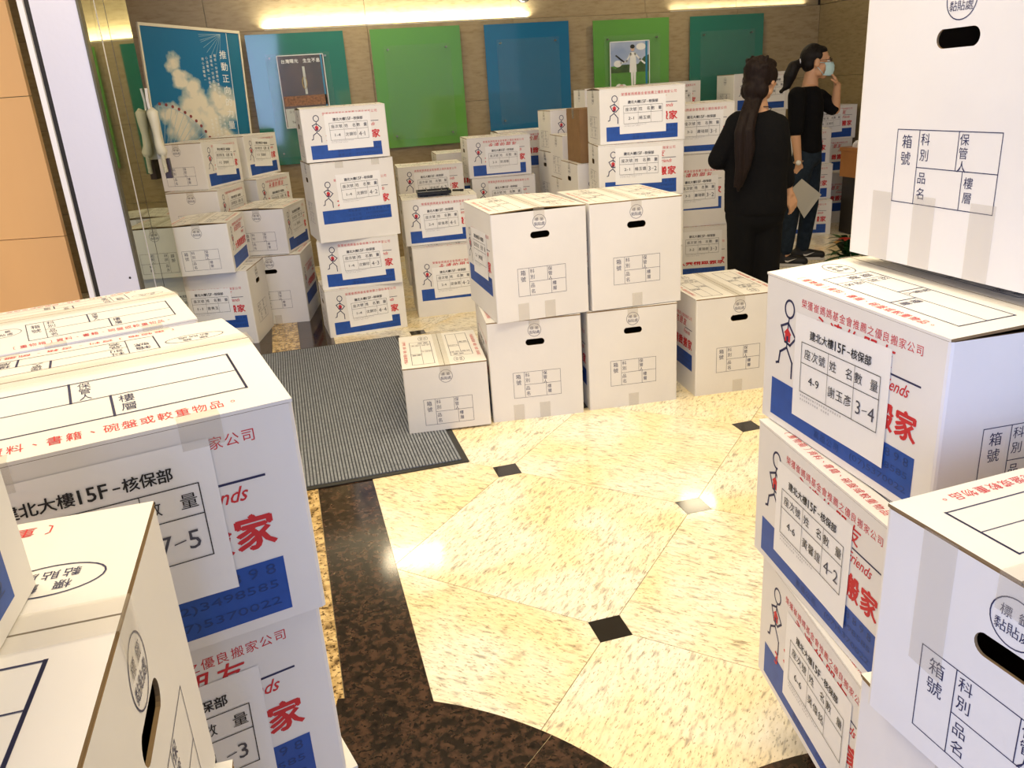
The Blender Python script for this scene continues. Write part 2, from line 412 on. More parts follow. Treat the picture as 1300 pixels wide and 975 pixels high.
def moving_box(pos, label, group, info=None, lab=(.135, .03, .03), hole=None, tent=0, tape=1, tape2=None, tape3=False, side=None, hidden=False, scale=None, mark=False, both=False, dl=1, tilt=0):
    """pos = (type, front, x, y, yaw, z): centre of the foot of the face seen in front"""
    t, fr, x, y, yaw, z = pos; l, w_, h = DIM[t]; D = w_ if fr == 'L' else l
    sc = scale or (1, 1, 1)
    Dl = D*(sc[1] if fr == 'L' else sc[0])
    cx, cy = x-math.sin(yaw)*Dl/2, y+math.cos(yaw)*Dl/2
    rz = yaw if fr == 'L' else (yaw+PI/2 if side == 'r' else yaw-PI/2)
    root = empty('moving_box', (cx, cy, z), rz, label, 'box', group); root.scale = sc
    if tilt: root.rotation_euler = (tilt, 0, rz)
    hole = (1 if t == 'B' else 0) if hole is None else hole
    link('body', BODY[(t, hole)], root)
    for k in (0, 1):
        f = link('top_flap', FLAP[(t, tent)], root)
        if k: f.rotation_euler = (0, 0, PI)
        if not hidden: link('flap_print', FPR[(t, tent)], f)
    if hidden: return root
    for k in (0, 1):
        o = link('long_side_print', LPRM if mark else LPR[t], root)
        if k: o.rotation_euler = (0, 0, PI)
        o = link('end_print', EPR[t], root)
        if k: o.rotation_euler = (0, 0, PI)
    if tape: link('packing_tape', TP[(t, tent)], root)
    for m_ in (TP2[(t, tape2)] if tape2 is not None else []): link('packing_tape', m_, root)
    for m_ in (TP3[t] if tape3 else []): link('packing_tape', m_, root)
    if info:
        dx, dy, rot = lab; sheet(root, t, dx, dy, rot, info)
    return root
# ------------------------------------------------------------ stone materials
def granite(name, base, light, dark, scale, streak=1, rough=.09, speck=.12, yellow=None):
    m, nt, b = nodes(name); N = nt.nodes.new; Lk = nt.links.new
    tc = N('ShaderNodeTexCoord'); oi = N('ShaderNodeObjectInfo'); ad = N('ShaderNodeVectorMath'); ad.operation = 'ADD'
    ml = N('ShaderNodeMath'); ml.operation = 'MULTIPLY'; ml.inputs[1].default_value = 37
    Lk(oi.outputs['Random'], ml.inputs[0]); Lk(tc.outputs['Object'], ad.inputs[0]); Lk(ml.outputs[0], ad.inputs[1])
    mp = N('ShaderNodeMapping'); mp.inputs['Scale'].default_value = (1, streak, 1) if not isinstance(streak, tuple) else streak; Lk(ad.outputs[0], mp.inputs[0])
    n1 = N('ShaderNodeTexNoise'); n1.inputs['Scale'].default_value = scale; n1.inputs['Detail'].default_value = 6; n1.inputs['Distortion'].default_value = .3
    n2 = N('ShaderNodeTexNoise'); n2.inputs['Scale'].default_value = scale*2.6; n2.inputs['Detail'].default_value = 3
    n3 = N('ShaderNodeTexNoise'); n3.inputs['Scale'].default_value = 3.2; n3.inputs['Detail'].default_value = 2
    for n in (n1, n2): Lk(mp.outputs[0], n.inputs['Vector'])
    Lk(ad.outputs[0], n3.inputs['Vector'])
    r1 = N('ShaderNodeValToRGB'); e = r1.color_ramp.elements
    e[0].position = .30; e[0].color = (*lin(dark), 1); e[1].position = .62; e[1].color = (*lin(light), 1)
    x = r1.color_ramp.elements.new(.45); x.color = (*lin(base), 1)
    Lk(n1.outputs[0], r1.inputs[0])
    r2 = N('ShaderNodeValToRGB'); r2.color_ramp.elements[0].position = .30+speck*.3; r2.color_ramp.elements[1].position = .36+speck*.3
    r2.color_ramp.elements[0].color = (*lin(dark), 1); r2.color_ramp.elements[1].color = (1, 1, 1, 1); Lk(n2.outputs[0], r2.inputs[0])
    mx = N('ShaderNodeMix'); mx.data_type = 'RGBA'; mx.blend_type = 'MULTIPLY'; mx.inputs[0].default_value = .85
    Lk(r1.outputs[0], mx.inputs[6]); Lk(r2.outputs[0], mx.inputs[7])
    out = mx.outputs[2]
    if yellow:
        r3 = N('ShaderNodeValToRGB'); r3.color_ramp.elements[0].position = .4; r3.color_ramp.elements[1].position = .62
        r3.color_ramp.elements[0].color = (1, 1, 1, 1); r3.color_ramp.elements[1].color = (*lin(yellow), 1); Lk(n3.outputs[0], r3.inputs[0])
        my = N('ShaderNodeMix'); my.data_type = 'RGBA'; my.blend_type = 'MULTIPLY'; my.inputs[0].default_value = 1
        Lk(out, my.inputs[6]); Lk(r3.outputs[0], my.inputs[7]); out = my.outputs[2]
    Lk(out, b.inputs['Base Color']); b.inputs['Roughness'].default_value = rough; b.inputs['Specular IOR Level'].default_value = .5
    return m
CREAM = granite('cream_granite', 'F3EBD4', 'FBF4E2', 'B5AEA0', 85, .28, speck=.14, yellow='FFF3D6')
BROWN = granite('dark_brown_granite', '2B2019', '4E382B', '120D0B', 40, 1, rough=.1, speck=.25)
TANG = granite('tan_speckled_granite', 'B89A66', 'E2C48C', '55402A', 34, 1, rough=.12, speck=.3)
INLAY = mat('black_granite', '231F1C', .12, var=.3, vscale=90)
GROUT = mat('floor_joint', '9A8E74', .7)
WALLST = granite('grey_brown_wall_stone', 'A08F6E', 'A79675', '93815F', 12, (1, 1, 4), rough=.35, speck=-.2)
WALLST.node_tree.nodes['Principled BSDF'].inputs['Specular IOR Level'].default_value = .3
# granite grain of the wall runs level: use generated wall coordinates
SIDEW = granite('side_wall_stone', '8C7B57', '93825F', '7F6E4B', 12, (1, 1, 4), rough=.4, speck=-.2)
JOINTD = mat('dark_joint', '3B3222', .8)
# ------------------------------------------------------------ floor
def rquad(xa, xb, ya, yb): return [(xa, ya), (xb, ya), (xb, yb), (xa, yb)]
def clip(poly, f):
    out = []
    for i, p in enumerate(poly):
        q = poly[(i+1) % len(poly)]; a, b = f(p), f(q)
        if a >= 0: out.append(p)
        if (a >= 0) != (b >= 0):
            t = a/(a-b); out.append((p[0]+(q[0]-p[0])*t, p[1]+(q[1]-p[1])*t))
    return out
XL, XR_, Y0, Y1 = -4.6, 5.356, -3.2, 7.6
floor = MB(); floor.prism(rquad(XL, XR_, Y0, Y1), -.08, -.004)
FLOOR = floor.build('floor', GROUT, None, rz=TH); tag(FLOOR, kind='structure')
def piece(name, poly, m, z0=-.004, z1=0.0, parent=FLOOR, rot=None):
    """one slab in room coordinates with its own origin"""
    cx = sum(p[0] for p in poly)/len(poly); cy = sum(p[1] for p in poly)/len(poly)
    mb = MB(); a = rot or 0; c, s_ = math.cos(-a), math.sin(-a)
    mb.prism([((x-cx)*c-(y-cy)*s_, (x-cx)*s_+(y-cy)*c) for x, y in poly], z0, z1)
    o = mb.build(name, m, parent, loc=(cx, cy, 0)); o.rotation_euler = (0, 0, a); return o
sq0 = (.608*math.cos(TH)+2.518*math.sin(TH), -.608*math.sin(TH)+2.518*math.cos(TH))
a_ = math.radians(-45); P_ = .7545
va = (P_*math.cos(a_), P_*math.sin(a_)); vb = (-va[1], va[0])
hs = .0465
c1, R1 = (-.30, .84), .925
XB = .168
n_t = 0
def has_inlay(x, y): return XB+hs < x < XR_-.05 and 1.25 < y < Y1 and math.hypot(x-c1[0], y-c1[1]) > R1+.08
TILE = None
for i in range(-9, 10):
    for j in range(-9, 10):
        ox, oy = sq0[0]+va[0]*i+vb[0]*j, sq0[1]+va[1]*i+vb[1]*j
        if has_inlay(ox, oy):
                piece('inlay_square', rquad(ox-hs, ox+hs, oy-hs, oy+hs), INLAY, z1=.0)
        cx, cy = ox+(va[0]+vb[0])/2, oy+(va[1]+vb[1])/2
        g = .0012; h_ = P_/2-g
        poly = [(-h_, -h_), (h_, -h_), (h_, h_), (-h_, h_)]
        poly = [(x*math.cos(a_)-y*math.sin(a_), x*math.sin(a_)+y*math.cos(a_)) for x, y in poly]
        D = P_/math.sqrt(2)-hs-g
        for nx, ny in ((1, 0), (-1, 0), (0, 1), (0, -1)):
            if has_inlay(cx+nx*P_/math.sqrt(2), cy+ny*P_/math.sqrt(2)): poly = clip(poly, lambda p: D-(p[0]*nx+p[1]*ny))
        poly = [(x+cx, y+cy) for x, y in poly]
        for f in (lambda p: p[0]-XB, lambda p: XR_-p[0], lambda p: Y1-p[1], lambda p: p[1]-.2): 
            if poly: poly = clip(poly, f)
        if len(poly) < 3: continue
        area_ = abs(sum(poly[k][0]*poly[(k+1) % len(poly)][1]-poly[(k+1) % len(poly)][0]*poly[k][1] for k in range(len(poly))))/2
        if area_ < .0005: continue
        piece('floor_tile', poly, CREAM, rot=a_+(PI/2 if (i+j) % 2 else 0)); n_t += 1
# borders: tan strip, brown band, brown slabs beyond
yy = -.2
for k in range(12):
    ya, yb = 1.45+k*.62, 1.45+(k+1)*.62
    yb_ = min(yb, Y1)-.0012
    if ya >= Y1: break
    piece('border_slab', rquad(-.044, XB-.001, ya, yb_), BROWN)
    piece('speckled_slab', rquad(-.212, -.046, ya, yb_), TANG)
    piece('border_slab', rquad(-.83, -.214, ya, yb_), BROWN)
    piece('cream_slab', rquad(-1.7, -.832, ya, yb_), CREAM); piece('cream_slab', rquad(-2.6, -1.702, ya, yb_), CREAM)
piece('speckled_slab', rquad(-.212, -.046, .2, 1.449), TANG); piece('border_slab', rquad(-.83, -.214, .2, 1.449), BROWN)
# round medallion border cut into the tiles in front
def arc_pts(c, r, a0, a1, n): return [(c[0]+r*math.cos(math.radians(a0+(a1-a0)*k/n)), c[1]+r*math.sin(math.radians(a0+(a1-a0)*k/n))) for k in range(n+1)]
def ring_piece(name, c, r0, r1, a0, a1, m, z1, n=16):
    mid = math.radians((a0+a1)/2); ox, oy = c[0]+(r0+r1)/2*math.cos(mid), c[1]+(r0+r1)/2*math.sin(mid)
    mb = MB(); P0 = arc_pts(c, r0, a0, a1, n); P1 = arc_pts(c, r1, a0, a1, n)
    for k in range(n):
        mb.prism([(x-ox, y-oy) for x, y in (P0[k], P1[k], P1[k+1], P0[k+1])][::1], -.004, z1)
    return mb.build(name, m, FLOOR, loc=(ox, oy, 0))
for a0, a1 in ((40, 61), (12, 39.93), (-20, 11.93)): ring_piece('border_slab', c1, R1-.225, R1, a0, a1, BROWN, .0009)
ring_piece('border_slab', c1, R1-.225, R1-.003, 61, 75, BROWN, .0012)
ring_piece('speckled_slab', c1, .02, R1-.227, -20, 115, TANG, .0007, 30)
piece('border_slab', rquad(-.0435, XB-.001, 1.28, 1.6), BROWN, z1=.0004)
c2, R2 = (.86, .27), .925
ring_piece('border_slab', c2, .3, R2, 40, 104, BROWN, .0006, 20)
# ------------------------------------------------------------ ribbed mat
matroot = empty('floor_mat', RU*0, TH, 'grey ribbed entrance mat with black rubber edge on the granite floor', 'mat')
mx0, mx1, my0, my1 = -.72, .562, 2.952, 4.93
MATG = mat('grey_mat_pile', '9297A0', .9, spec=.1, bump=.5, bscale=300, var=.25, vscale=60); RUB = mat('black_rubber', '2A2A28', .5)
q = MB(); q.prism(rquad(mx0, mx1, my0, my1), .0012, .005); q.build('rubber_edge', RUB, matroot)
q = MB(); x = mx0+.03; GR = mat('mat_groove', '4A4E56', .9, spec=.1)
q.prism(rquad(mx0+.024, mx1-.024, my0+.024, my1-.024), .004, .006, 1)
while x < mx1-.03:
    q.box(x, x+.0085, my0+.026, my1-.026, .005, .0095, 0); x += .0135
tag(q.build('pile_ribs', [MATG, GR], matroot), kind='stuff')
# ------------------------------------------------------------ walls
def wall_part(name, m, parent, xa, xb, za, zb, y0, y1):
    mb = MB(); mb.box(-(xb-xa)/2, (xb-xa)/2, y0, y1, za, zb)
    return mb.build(name, m, parent, loc=((xa+xb)/2, 0, 0))
YB = 7.6
wb = MB(); wb.box(XL-.1, XR_+.1, YB+.06, YB+.2, -.05, 3.0)
WB = tag(wb.build('wall_back', JOINTD, None, rz=TH), kind='structure')
def stone(name, m, parent, x0, x1, z0, z1, ya, yb, axis='x'):
    g = .0016; mb = MB(); cx, cz = (x0+x1)/2, (z0+z1)/2; hx, hz = (x1-x0)/2-g, (z1-z0)/2-g
    if axis == 'x': mb.box(-hx, hx, ya, yb, -hz, hz); o = mb.build(name, m, parent, loc=(cx, 0, cz))
    else: mb.box(ya, yb, -hx, hx, -hz, hz); o = mb.build(name, m, parent, loc=(0, cx, cz))
    return o
xs = [XL, -3.0, -1.7, -.4, .9, 2.2, 3.5, 4.45, XR_]
for a, b_ in zip(xs, xs[1:]):
    for z0, z1, y_ in ((0, .67, YB), (.67, 1.335, YB), (1.335, 1.998, YB), (2.0, 2.8, YB+.035)):
        stone('stone_slab', WALLST, WB, a, b_, z0, z1, y_, YB+.07)
wr = MB(); wr.box(XR_+.06, XR_+.2, Y0, YB, -.05, 3.0)
WR = tag(wr.build('wall_right', JOINTD, None, rz=TH), kind='structure')
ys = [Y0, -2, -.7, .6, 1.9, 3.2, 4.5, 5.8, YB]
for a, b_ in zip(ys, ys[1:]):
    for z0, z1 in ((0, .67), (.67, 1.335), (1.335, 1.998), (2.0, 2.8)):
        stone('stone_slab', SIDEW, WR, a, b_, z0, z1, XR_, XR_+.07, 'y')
ce = MB(); ce.prism(rquad(XL, XR_, Y0, Y1), 2.8, 2.9)
CE = tag(ce.build('ceiling', mat('white_ceiling', 'EDE6D4', .8), None, rz=TH), kind='structure')
# far left: pale wooden panelling
WOOD = mat('pale_maple_panel', 'FFC987', .4, var=.05, vscale=3, stretch=(1, 1, .2), coat=.3)
wl = MB(); wl.box(XL, XL+.1, Y0, Y1, -.05, 2.8)
WL = tag(wl.build('wall_left', mat('left_wall_plaster', 'B9A98A', .7), None, rz=TH), kind='structure')
# partition of wood panels seen through the gap by the steel column
pw = empty('wood_panelling', (0, 0, 0), 0, 'peach coloured wooden wall panelling at the left edge beside the steel column', 'panelling')
Yw = 4.75; xa = at(82, 300, Yw).x
z1_, z2_ = at(20, 304, Yw).z, at(20, 123, Yw).z
for z0, z1 in ((.0, z1_), (z1_, z2_), (z2_, 2.75)):
    for x0, x1 in ((-3.6, -3.02), (-3.02, xa-.0)):
        q = MB(); q.box(-(x1-x0)/2+.001, (x1-x0)/2-.001, 0, .03, z0+.002, z1-.002); q.build('wood_panel', WOOD, pw, loc=((x0+x1)/2, Yw, 0))
# steel column with dark gasket and white jamb
STEEL = mat('brushed_steel', 'E4E4F2', .38, metal=.25, spec=.6, bump=.05, bscale=40)
DKG = mat('dark_gasket', '26221E', .4); WJ = mat('white_door_jamb', 'F0EEF2', .3)
Yc = 4.2
x0, x1 = -2.125, -1.909
sc_ = empty('steel_column', (x0, Yc, 0), 0, 'tall brushed steel column face on the left beside the mirror', 'column')
q = MB(); q.box(0, x1-x0, 0, .20, 0, 2.79); q.build('column_face', STEEL, sc_)
q = MB(); q.box(-.028, -.001, .012, .2, 0, 2.79); q.build('gasket', DKG, sc_)
q = MB(); q.box(-.056, -.029, .0, .2, 0, 2.79); q.build('jamb', WJ, sc_)
q = MB(); q.box(x1-x0+.001, x1-x0+.012, -.004, .03, 0, 2.79); q.build('edge_strip', mat('worn_metal_edge', '6E6A5A', .4, metal=.6), sc_)
q = MB(); q.ball((x1-x0-.04, -.001, .62), .006, .003, .006); q.build('screw', DKG, sc_)
# mirror panels running back from the column
MIR = mat('dark_mirror_glass', 'B9BCA6', .03, metal=.97)
THM = math.radians(4.4)
mr = empty('mirror_panelling', (x1, Yc+.03, 0), THM, 'tinted mirror glass panels running back from the steel column', 'mirror')
for k, (ya, yb) in enumerate(((0.0, .29), (.2985, .64))):
    q = MB(); q.box(-.012, 0.012, ya, yb, .02, 2.78); q.build('mirror_panel', MIR, mr)
q = MB(); q.box(-.03, -.013, 0, .64, 0, 2.79); q.build('backing_board', DKG, mr)
q = MB(); q.box(-.012, .011, .2905, .298, .02, 2.78); q.build('dark_seam', DKG, mr)
# ------------------------------------------------------------ light strips added on the back wall ledge to make the bright bands
def added_strip_lamp(xa, xb, power, label):
    ln = xb-xa; c = room((xa+xb)/2, YB+.008, 2.004)
    r_ = empty('added_light_strip', (c.x, c.y, c.z), TH, label, 'light')
    q = MB(); q.box(-ln/2, ln/2, -.008, .012, -.005, .001); q.build('added_strip_housing', mat('added_strip_housing', 'D8D2C0', .5), r_)
    l = bpy.data.lights.new('added_strip_light', 'AREA'); l.shape = 'RECTANGLE'; l.size = ln; l.size_y = .012; l.energy = power; l.color = lin('FFF6DC'); l.spread = math.radians(160)
    o = bpy.data.objects.new('added_strip_light', l); COL.objects.link(o); o.parent = r_; o.location = (0, 0, .004); o.rotation_euler = (PI, 0, 0)
added_strip_lamp(.05, 2.35, 26, 'long added light strip making the bright band above the green and blue panels')
added_strip_lamp(3.75, 5.2, 3, 'short added light strip making the dim band above the rightmost teal glass panel')
p = atz(0, 0, 1) 
q = MB(); q.ball((0, 0, 0), .066, .05, .066, n=20, k=12)
pd = at(665, -3, 7.5)
O_, d_ = EY, ray(664, -6); nn = RW; t_ = (YB+.03-O_.dot(nn))/d_.dot(nn); pd = O_+d_*t_
tag(q.build('dome_camera', mat('smoked_dome', '3A3733', .2), None, smooth=True, loc=pd), 'dark smoked dome camera on the stone wall above the blue glass panel', 'camera')
# ------------------------------------------------------------ glass display panels
def glass(col): return mat('back_painted_glass', col, .07, spec=.6, coat=.6)
GT, GG, GB = glass('277460'), glass('5F9C46'), glass('176C96')
ACR = mat('clear_acrylic', '9FB0A8', .04, alpha=.05, spec=.8); BOLT = mat('bolt_metal', '8D8D85', .3, metal=.9)
def panel(m, xa, xb, za, zb, label, ix=(.13, .87), iz=(.07, .86)):
    r_ = empty('glass_panel', room((xa+xb)/2, YB-.055, za), TH, label, 'panel'); hw = (xb-xa)/2; H = zb-za
    q = MB(); q.box(-hw, hw, 0, .012, 0, H); q.build('coloured_glass', m, r_)
    a, b_ = -hw+ix[0]*2*hw, -hw+ix[1]*2*hw; c, d = iz[0]*H, iz[1]*H
    q = MB(); q.box(a, b_, -.022, -.016, c, d); ac = q.build('acrylic_sheet', ACR, r_)
    for x in (a+.035, b_-.035):
        for z in (c+.03, d-.03):
            q = MB(); q.tube([(x, .0, z), (x, -.03, z)], .008, 10); q.build('standoff_bolt', BOLT, r_)
            q = MB(); q.box(-hw+.1, -hw+.11, .012, .03, .1, .11); 
    for x in (-hw+.1, hw-.1):
        q = MB(); q.box(x-.02, x+.02, .012, .054, .2, H-.2); q.build('wall_bracket', BOLT, r_)
    return r_, hw, H
pa, hw1, H1 = panel(GT, -.116, .683, .92, 1.968, 'teal glass panel with a dark night scene poster, left end of the stone wall', (.17, .83), (.06, .85))
pb, _, _ = panel(GG, .91, 1.695, .985, 1.966, 'empty green glass panel between the left teal and the blue panels')
pc, _, _ = panel(GB, 1.915, 2.705, 1.05, 1.96, 'blue glass panel with empty clear sheet in the middle of the stone wall')
pd4, hw4, H4 = panel(GG, 2.942, 3.70, .98, 1.95, 'green glass panel holding a poster of a person in white on grass')
pe, _, _ = panel(GT, 3.92, 4.70, .98, 1.945, 'empty teal glass panel behind the two women')
def poster(name, label, parent_frame, x0, x1, z0, z1, back):
    """a printed sheet behind the clear acrylic"""
    r_ = empty(name, parent_frame.location, TH, label, 'poster')
    q = MB(); q.box(x0, x1, -.0155, -.0135, z0, z1); q.build('paper', back, r_); return r_
# night poster
NP_ = mat('night_photo', '3B2A22', .3, var=.5, vscale=5, col2='5E4638', coat=.5)
a, b_ = -.17, .21
po = poster('night_poster', 'dark night cityscape poster behind the clear sheet of the left teal panel', pa, a, b_, .30, .875, NP_)
def decal(p, name, mats, parent, x, z, y=-.0158, ex=(1, 0, 0), ez=(0, 0, 1), n=(0, -1, 0)):
    return link(name, place2d(p, name, (x, y, z), ex, ez, n, mats), parent)
WHITE = mat('white_ink', 'F2F2EE', .5); GOLD = mat('golden_light_print', 'B79A3C', .5); EMB = mat('city_lights_print', '9C6A44', .6, var=.6, vscale=60)
LGREY = mat('light_grey_print', 'C9CDC6', .5); SKYP = mat('sky_print', '7E96C4', .5, col2='C8D2E2', vscale=4); GRASS = mat('grass_print', '57992F', .5, var=.2, vscale=20)
TREE = mat('tree_print', '3D5B2A', .6, var=.4, vscale=30); SKINP = mat('skin_print', 'D9B59A', .6); DKP = mat('dark_print', '1F1B1C', .5); PINK = mat('pink_print', 'E7B8B4', .5)
TEALP = mat('teal_print', '1E7FA6', .4)
PM = [WHITE, GOLD, EMB, LGREY, DKP, TEALP]
p = Print(); W_ = b_-a
p.frame(0, 0, W_, .575, .006, 0); p.chars('台灣曙光 生生不息', .045, .045, .032, .036, 0, bold=.02)
p.ring(.20, .22, .018, .006, 1, ry=.045); p.rect(.01, .32, W_-.01, .40, 2); p.line((.205, .10), (.205, .30), .02, 3)
p.rect(.01, .42, W_-.01, .57, 3); p.chars('臺北市立聯合', .05, .445, .02, .024, 4); p.word('Taiwan', .05, .52, .07, .018, 4, bold=.02)
p.line((W_-.02, .01), (W_-.02, .56), .014, 5)
decal(p, 'poster_print', PM, po, a, .875)
# person on the grass
a, b_ = -.225, .17
po2 = poster('grass_poster', 'photo poster of a person in white on grass inside the second green panel', pd4, a, b_, .20, .78, GRASS)
PM = [WHITE, SKYP, TREE, GRASS, SKINP, DKP, PINK, TEALP]
p = Print(); W_ = b_-a
p.rect(0, 0, W_, .21, 1); p.poly([(0, .21), (0, .27), (W_, .27), (W_, .12), (.34, .14), (.28, .2), (.12, .2), (.05, .235)], 2, up=1)
p.frame(0, 0, W_, .58, .008, 0, up=3); p.line((W_-.03, .006), (W_-.03, .57), .02, 7, up=2)
p.disc(.225, .062, .020, 4, ry=.026, up=3); p.disc(.224, .047, .023, 5, ry=.018, up=4)
p.poly([(.20, .095), (.192, .27), (.265, .27), (.255, .095)], 0, up=3); p.path([(.205, .11), (.165, .17), (.11, .185)], .016, 0, up=3); p.path([(.25, .11), (.30, .16), (.345, .195)], .016, 0, up=3)
p.poly([(.205, .27), (.212, .43), (.226, .43), (.23, .27)], 0, up=3); p.poly([(.232, .27), (.235, .44), (.25, .44), (.258, .27)], 0, up=3)
p.disc(.075, .19, .04, 0, ry=.03, up=3); p.path([(.06, .12), (.10, .15), (.135, .175)], .014, 5, up=4); p.disc(.31, .05, .05, 0, ry=.03, up=2)
p.disc(.085, .40, .035, 0, up=3); p.disc(.13, .40, .03, 0, up=3); p.disc(.108, .40, .028, 6, up=4)
decal(p, 'poster_print', PM, po2, a, .78)
# ------------------------------------------------------------ large sky poster on a stand
def sky_mat(blobs):
    m, nt, b = nodes('sky_and_cloud_photo'); N = nt.nodes.new; Lk = nt.links.new
    tc = N('ShaderNodeTexCoord'); nz = N('ShaderNodeTexNoise'); nz.inputs['Scale'].default_value = 9; nz.inputs['Detail'].default_value = 7; Lk(tc.outputs['Object'], nz.inputs['Vector'])
    n0 = N('ShaderNodeTexNoise'); n0.inputs['Scale'].default_value = 6; n0.inputs['Detail'].default_value = 6; Lk(tc.outputs['Object'], n0.inputs['Vector'])
    o1 = N('ShaderNodeVectorMath'); o1.operation = 'MULTIPLY_ADD'; Lk(n0.outputs['Color'], o1.inputs[0]); o1.inputs[1].default_value = (.22, 0, .22); o1.inputs[2].default_value = (-.11, 0, -.11)
    o2 = N('ShaderNodeVectorMath'); o2.operation = 'ADD'; Lk(o1.outputs[0], o2.inputs[0]); Lk(tc.outputs['Object'], o2.inputs[1])
    acc = None
    for (x, z, r) in blobs:
        v = N('ShaderNodeVectorMath'); v.operation = 'DISTANCE'; v.inputs[1].default_value = (x, 0, z); Lk(o2.outputs[0], v.inputs[0])
        k = N('ShaderNodeMapRange'); k.inputs[1].default_value = r*1.5; k.inputs[2].default_value = r*.5; Lk(v.outputs['Value'], k.inputs[0])
        if acc is None: acc = k.outputs[0]
        else:
            mx = N('ShaderNodeMath'); mx.operation = 'MAXIMUM'; Lk(acc, mx.inputs[0]); Lk(k.outputs[0], mx.inputs[1]); acc = mx.outputs[0]
    ml = N('ShaderNodeMath'); ml.operation = 'MULTIPLY_ADD'; Lk(nz.outputs[0], ml.inputs[0]); ml.inputs[1].default_value = 1.0; ml.inputs[2].default_value = -.5
    ad = N('ShaderNodeMath'); ad.operation = 'ADD'; Lk(acc, ad.inputs[0]); Lk(ml.outputs[0], ad.inputs[1])
    r_ = N('ShaderNodeValToRGB'); e = r_.color_ramp.elements; e[0].position = .30; e[0].color = (*lin('0F6E9E'), 1); e[1].position = .95; e[1].color = (*lin('E6DFCB'), 1)
    x = e.new(.5); x.color = (*lin('8FAAB0'), 1); Lk(ad.outputs[0], r_.inputs[0]); Lk(r_.outputs[0], b.inputs['Base Color']); b.inputs['Roughness'].default_value = .35
    b.inputs['Coat Weight'].default_value = .3
    return m
TL, TR = at(176, 31, 6.40), at(302, 42, 7.1); 
ang = math.atan2(TR.y-TL.y, TR.x-TL.x); PWd = math.hypot(TR.x-TL.x, TR.y-TL.y); PH = 1.05; zt = TL.z; lean = math.atan2(TL.z-TR.z, PWd)
ps = empty('sky_poster_stand', (TL.x, TL.y, 0), ang, 'tall blue poster board with a white cloud and ferris wheel beside the telephone', 'poster')
ps.rotation_euler = (0, 0, ang)
W_ = PWd; tilt = (TR.z-TL.z)
bl = [(.27*W_, -.27*PH*.9, .07), (.33*W_, -.34, .07), (.40*W_, -.43, .085), (.47*W_, -.53, .10), (.40*W_, -.58, .13), (.55*W_, -.62, .12), (.70*W_, -.50, .11), (.78*W_, -.58, .10), (.60*W_, -.72, .14), (.28*W_, -.70, .12), (.72*W_, -.80, .12), (.15*W_, -.62, .09)]
zc = zt
q = MB(); q.box(0, W_, 0, .008, -PH, 0); pn = q.build('printed_panel', sky_mat(bl), ps, loc=(0, 0, zt)); pn.rotation_euler = (0, lean, 0)
q = MB(); CR = mat('cream_frame', 'E6DFC8', .5)
for nm, bx in (('frame_rail', (-.012, W_+.012, -.006, .012, -.005, .016)), ('frame_rail', (-.012, W_+.012, -.006, .012, -PH-.012, -PH)), ('frame_rail', (-.014, 0, -.006, .012, -PH, 0)), ('frame_rail', (W_, W_+.014, -.006, .012, -PH, 0))):
    q = MB(); q.box(*bx); o_ = q.build(nm, CR, ps, loc=(0, 0, zt)); o_.rotation_euler = (0, lean, 0)
for x in (.12, W_-.12):
    q = MB(); q.tube([(x, .02, .0), (x, .02, zt-.05)], .012, 8); q.build('stand_leg', BOLT, ps)
    q = MB(); q.box(x-.02, x+.02, -.10, .12, 0, .012); q.build('stand_foot', BOLT, ps)
FR = mat('faint_white_print', 'A9C6CE', .6); REDP = mat('red_print', '8A3A3C', .6)
p = Print()
p.line((W_*.865, .012), (W_*.865, PH-.02), .005, 0); p.rect(W_*.872, .012, W_-.006, PH-.02, 3, up=0)
p.chars('推動正向的力量、', W_*.80, .17, .062, .088, 0, vertical=True, bold=.005)
for k, (x, n, y) in enumerate(((.575, 6, .21), (.62, 8, .20), (.665, 9, .19), (.71, 11, .18))):
    p.chars('用心溫暖每一份感動守護你的幸福'[k:k+n], W_*x, y, .021, .030, 0, vertical=True)
    p.chars('在每個日子裡陪伴您前行向前'[k:k+5+k], W_*x+.01, y+.45, .021, .030, 0, vertical=True)
cx, cy, R_ = .02, 1.05, .50
import math as _m
prev = None
for k in range(15):
    a1 = _m.radians(-92+k*6.2); x, y = cx+R_*_m.cos(a1), cy+R_*_m.sin(a1)
    if x > W_ or y > PH-.03 or x < .01: continue
    e1 = (max(cx+.0, .01)+.05*_m.cos(a1), min(cy, PH-.03)+.05*_m.sin(a1)); e1 = (max(e1[0], .01), min(e1[1], PH-.03))
    p.line(e1, (x, y), .0035, 1, up=1)
    if prev: p.line(prev, (x, y), .004, 1, up=1)
    prev = (x, y); p.disc(x+.01, y-.012, .012, 2, up=2)
for k in range(9):
    a1 = _m.radians(100+k*12); p.line((W_*.80, .0+.02), (W_*.80+.2*_m.cos(a1), .02+.2*abs(_m.sin(a1))), .002, 1)
decal(p, 'poster_print', [WHITE, FR, REDP, mat('teal_margin', '0E6C8E', .5)], ps, 0, 0, y=-.0008)
_pp = [o for o in ps.children if o.name.startswith('poster_print')][-1]; _pp.location = (0, 0, zt); _pp.rotation_euler = (0, lean, 0)
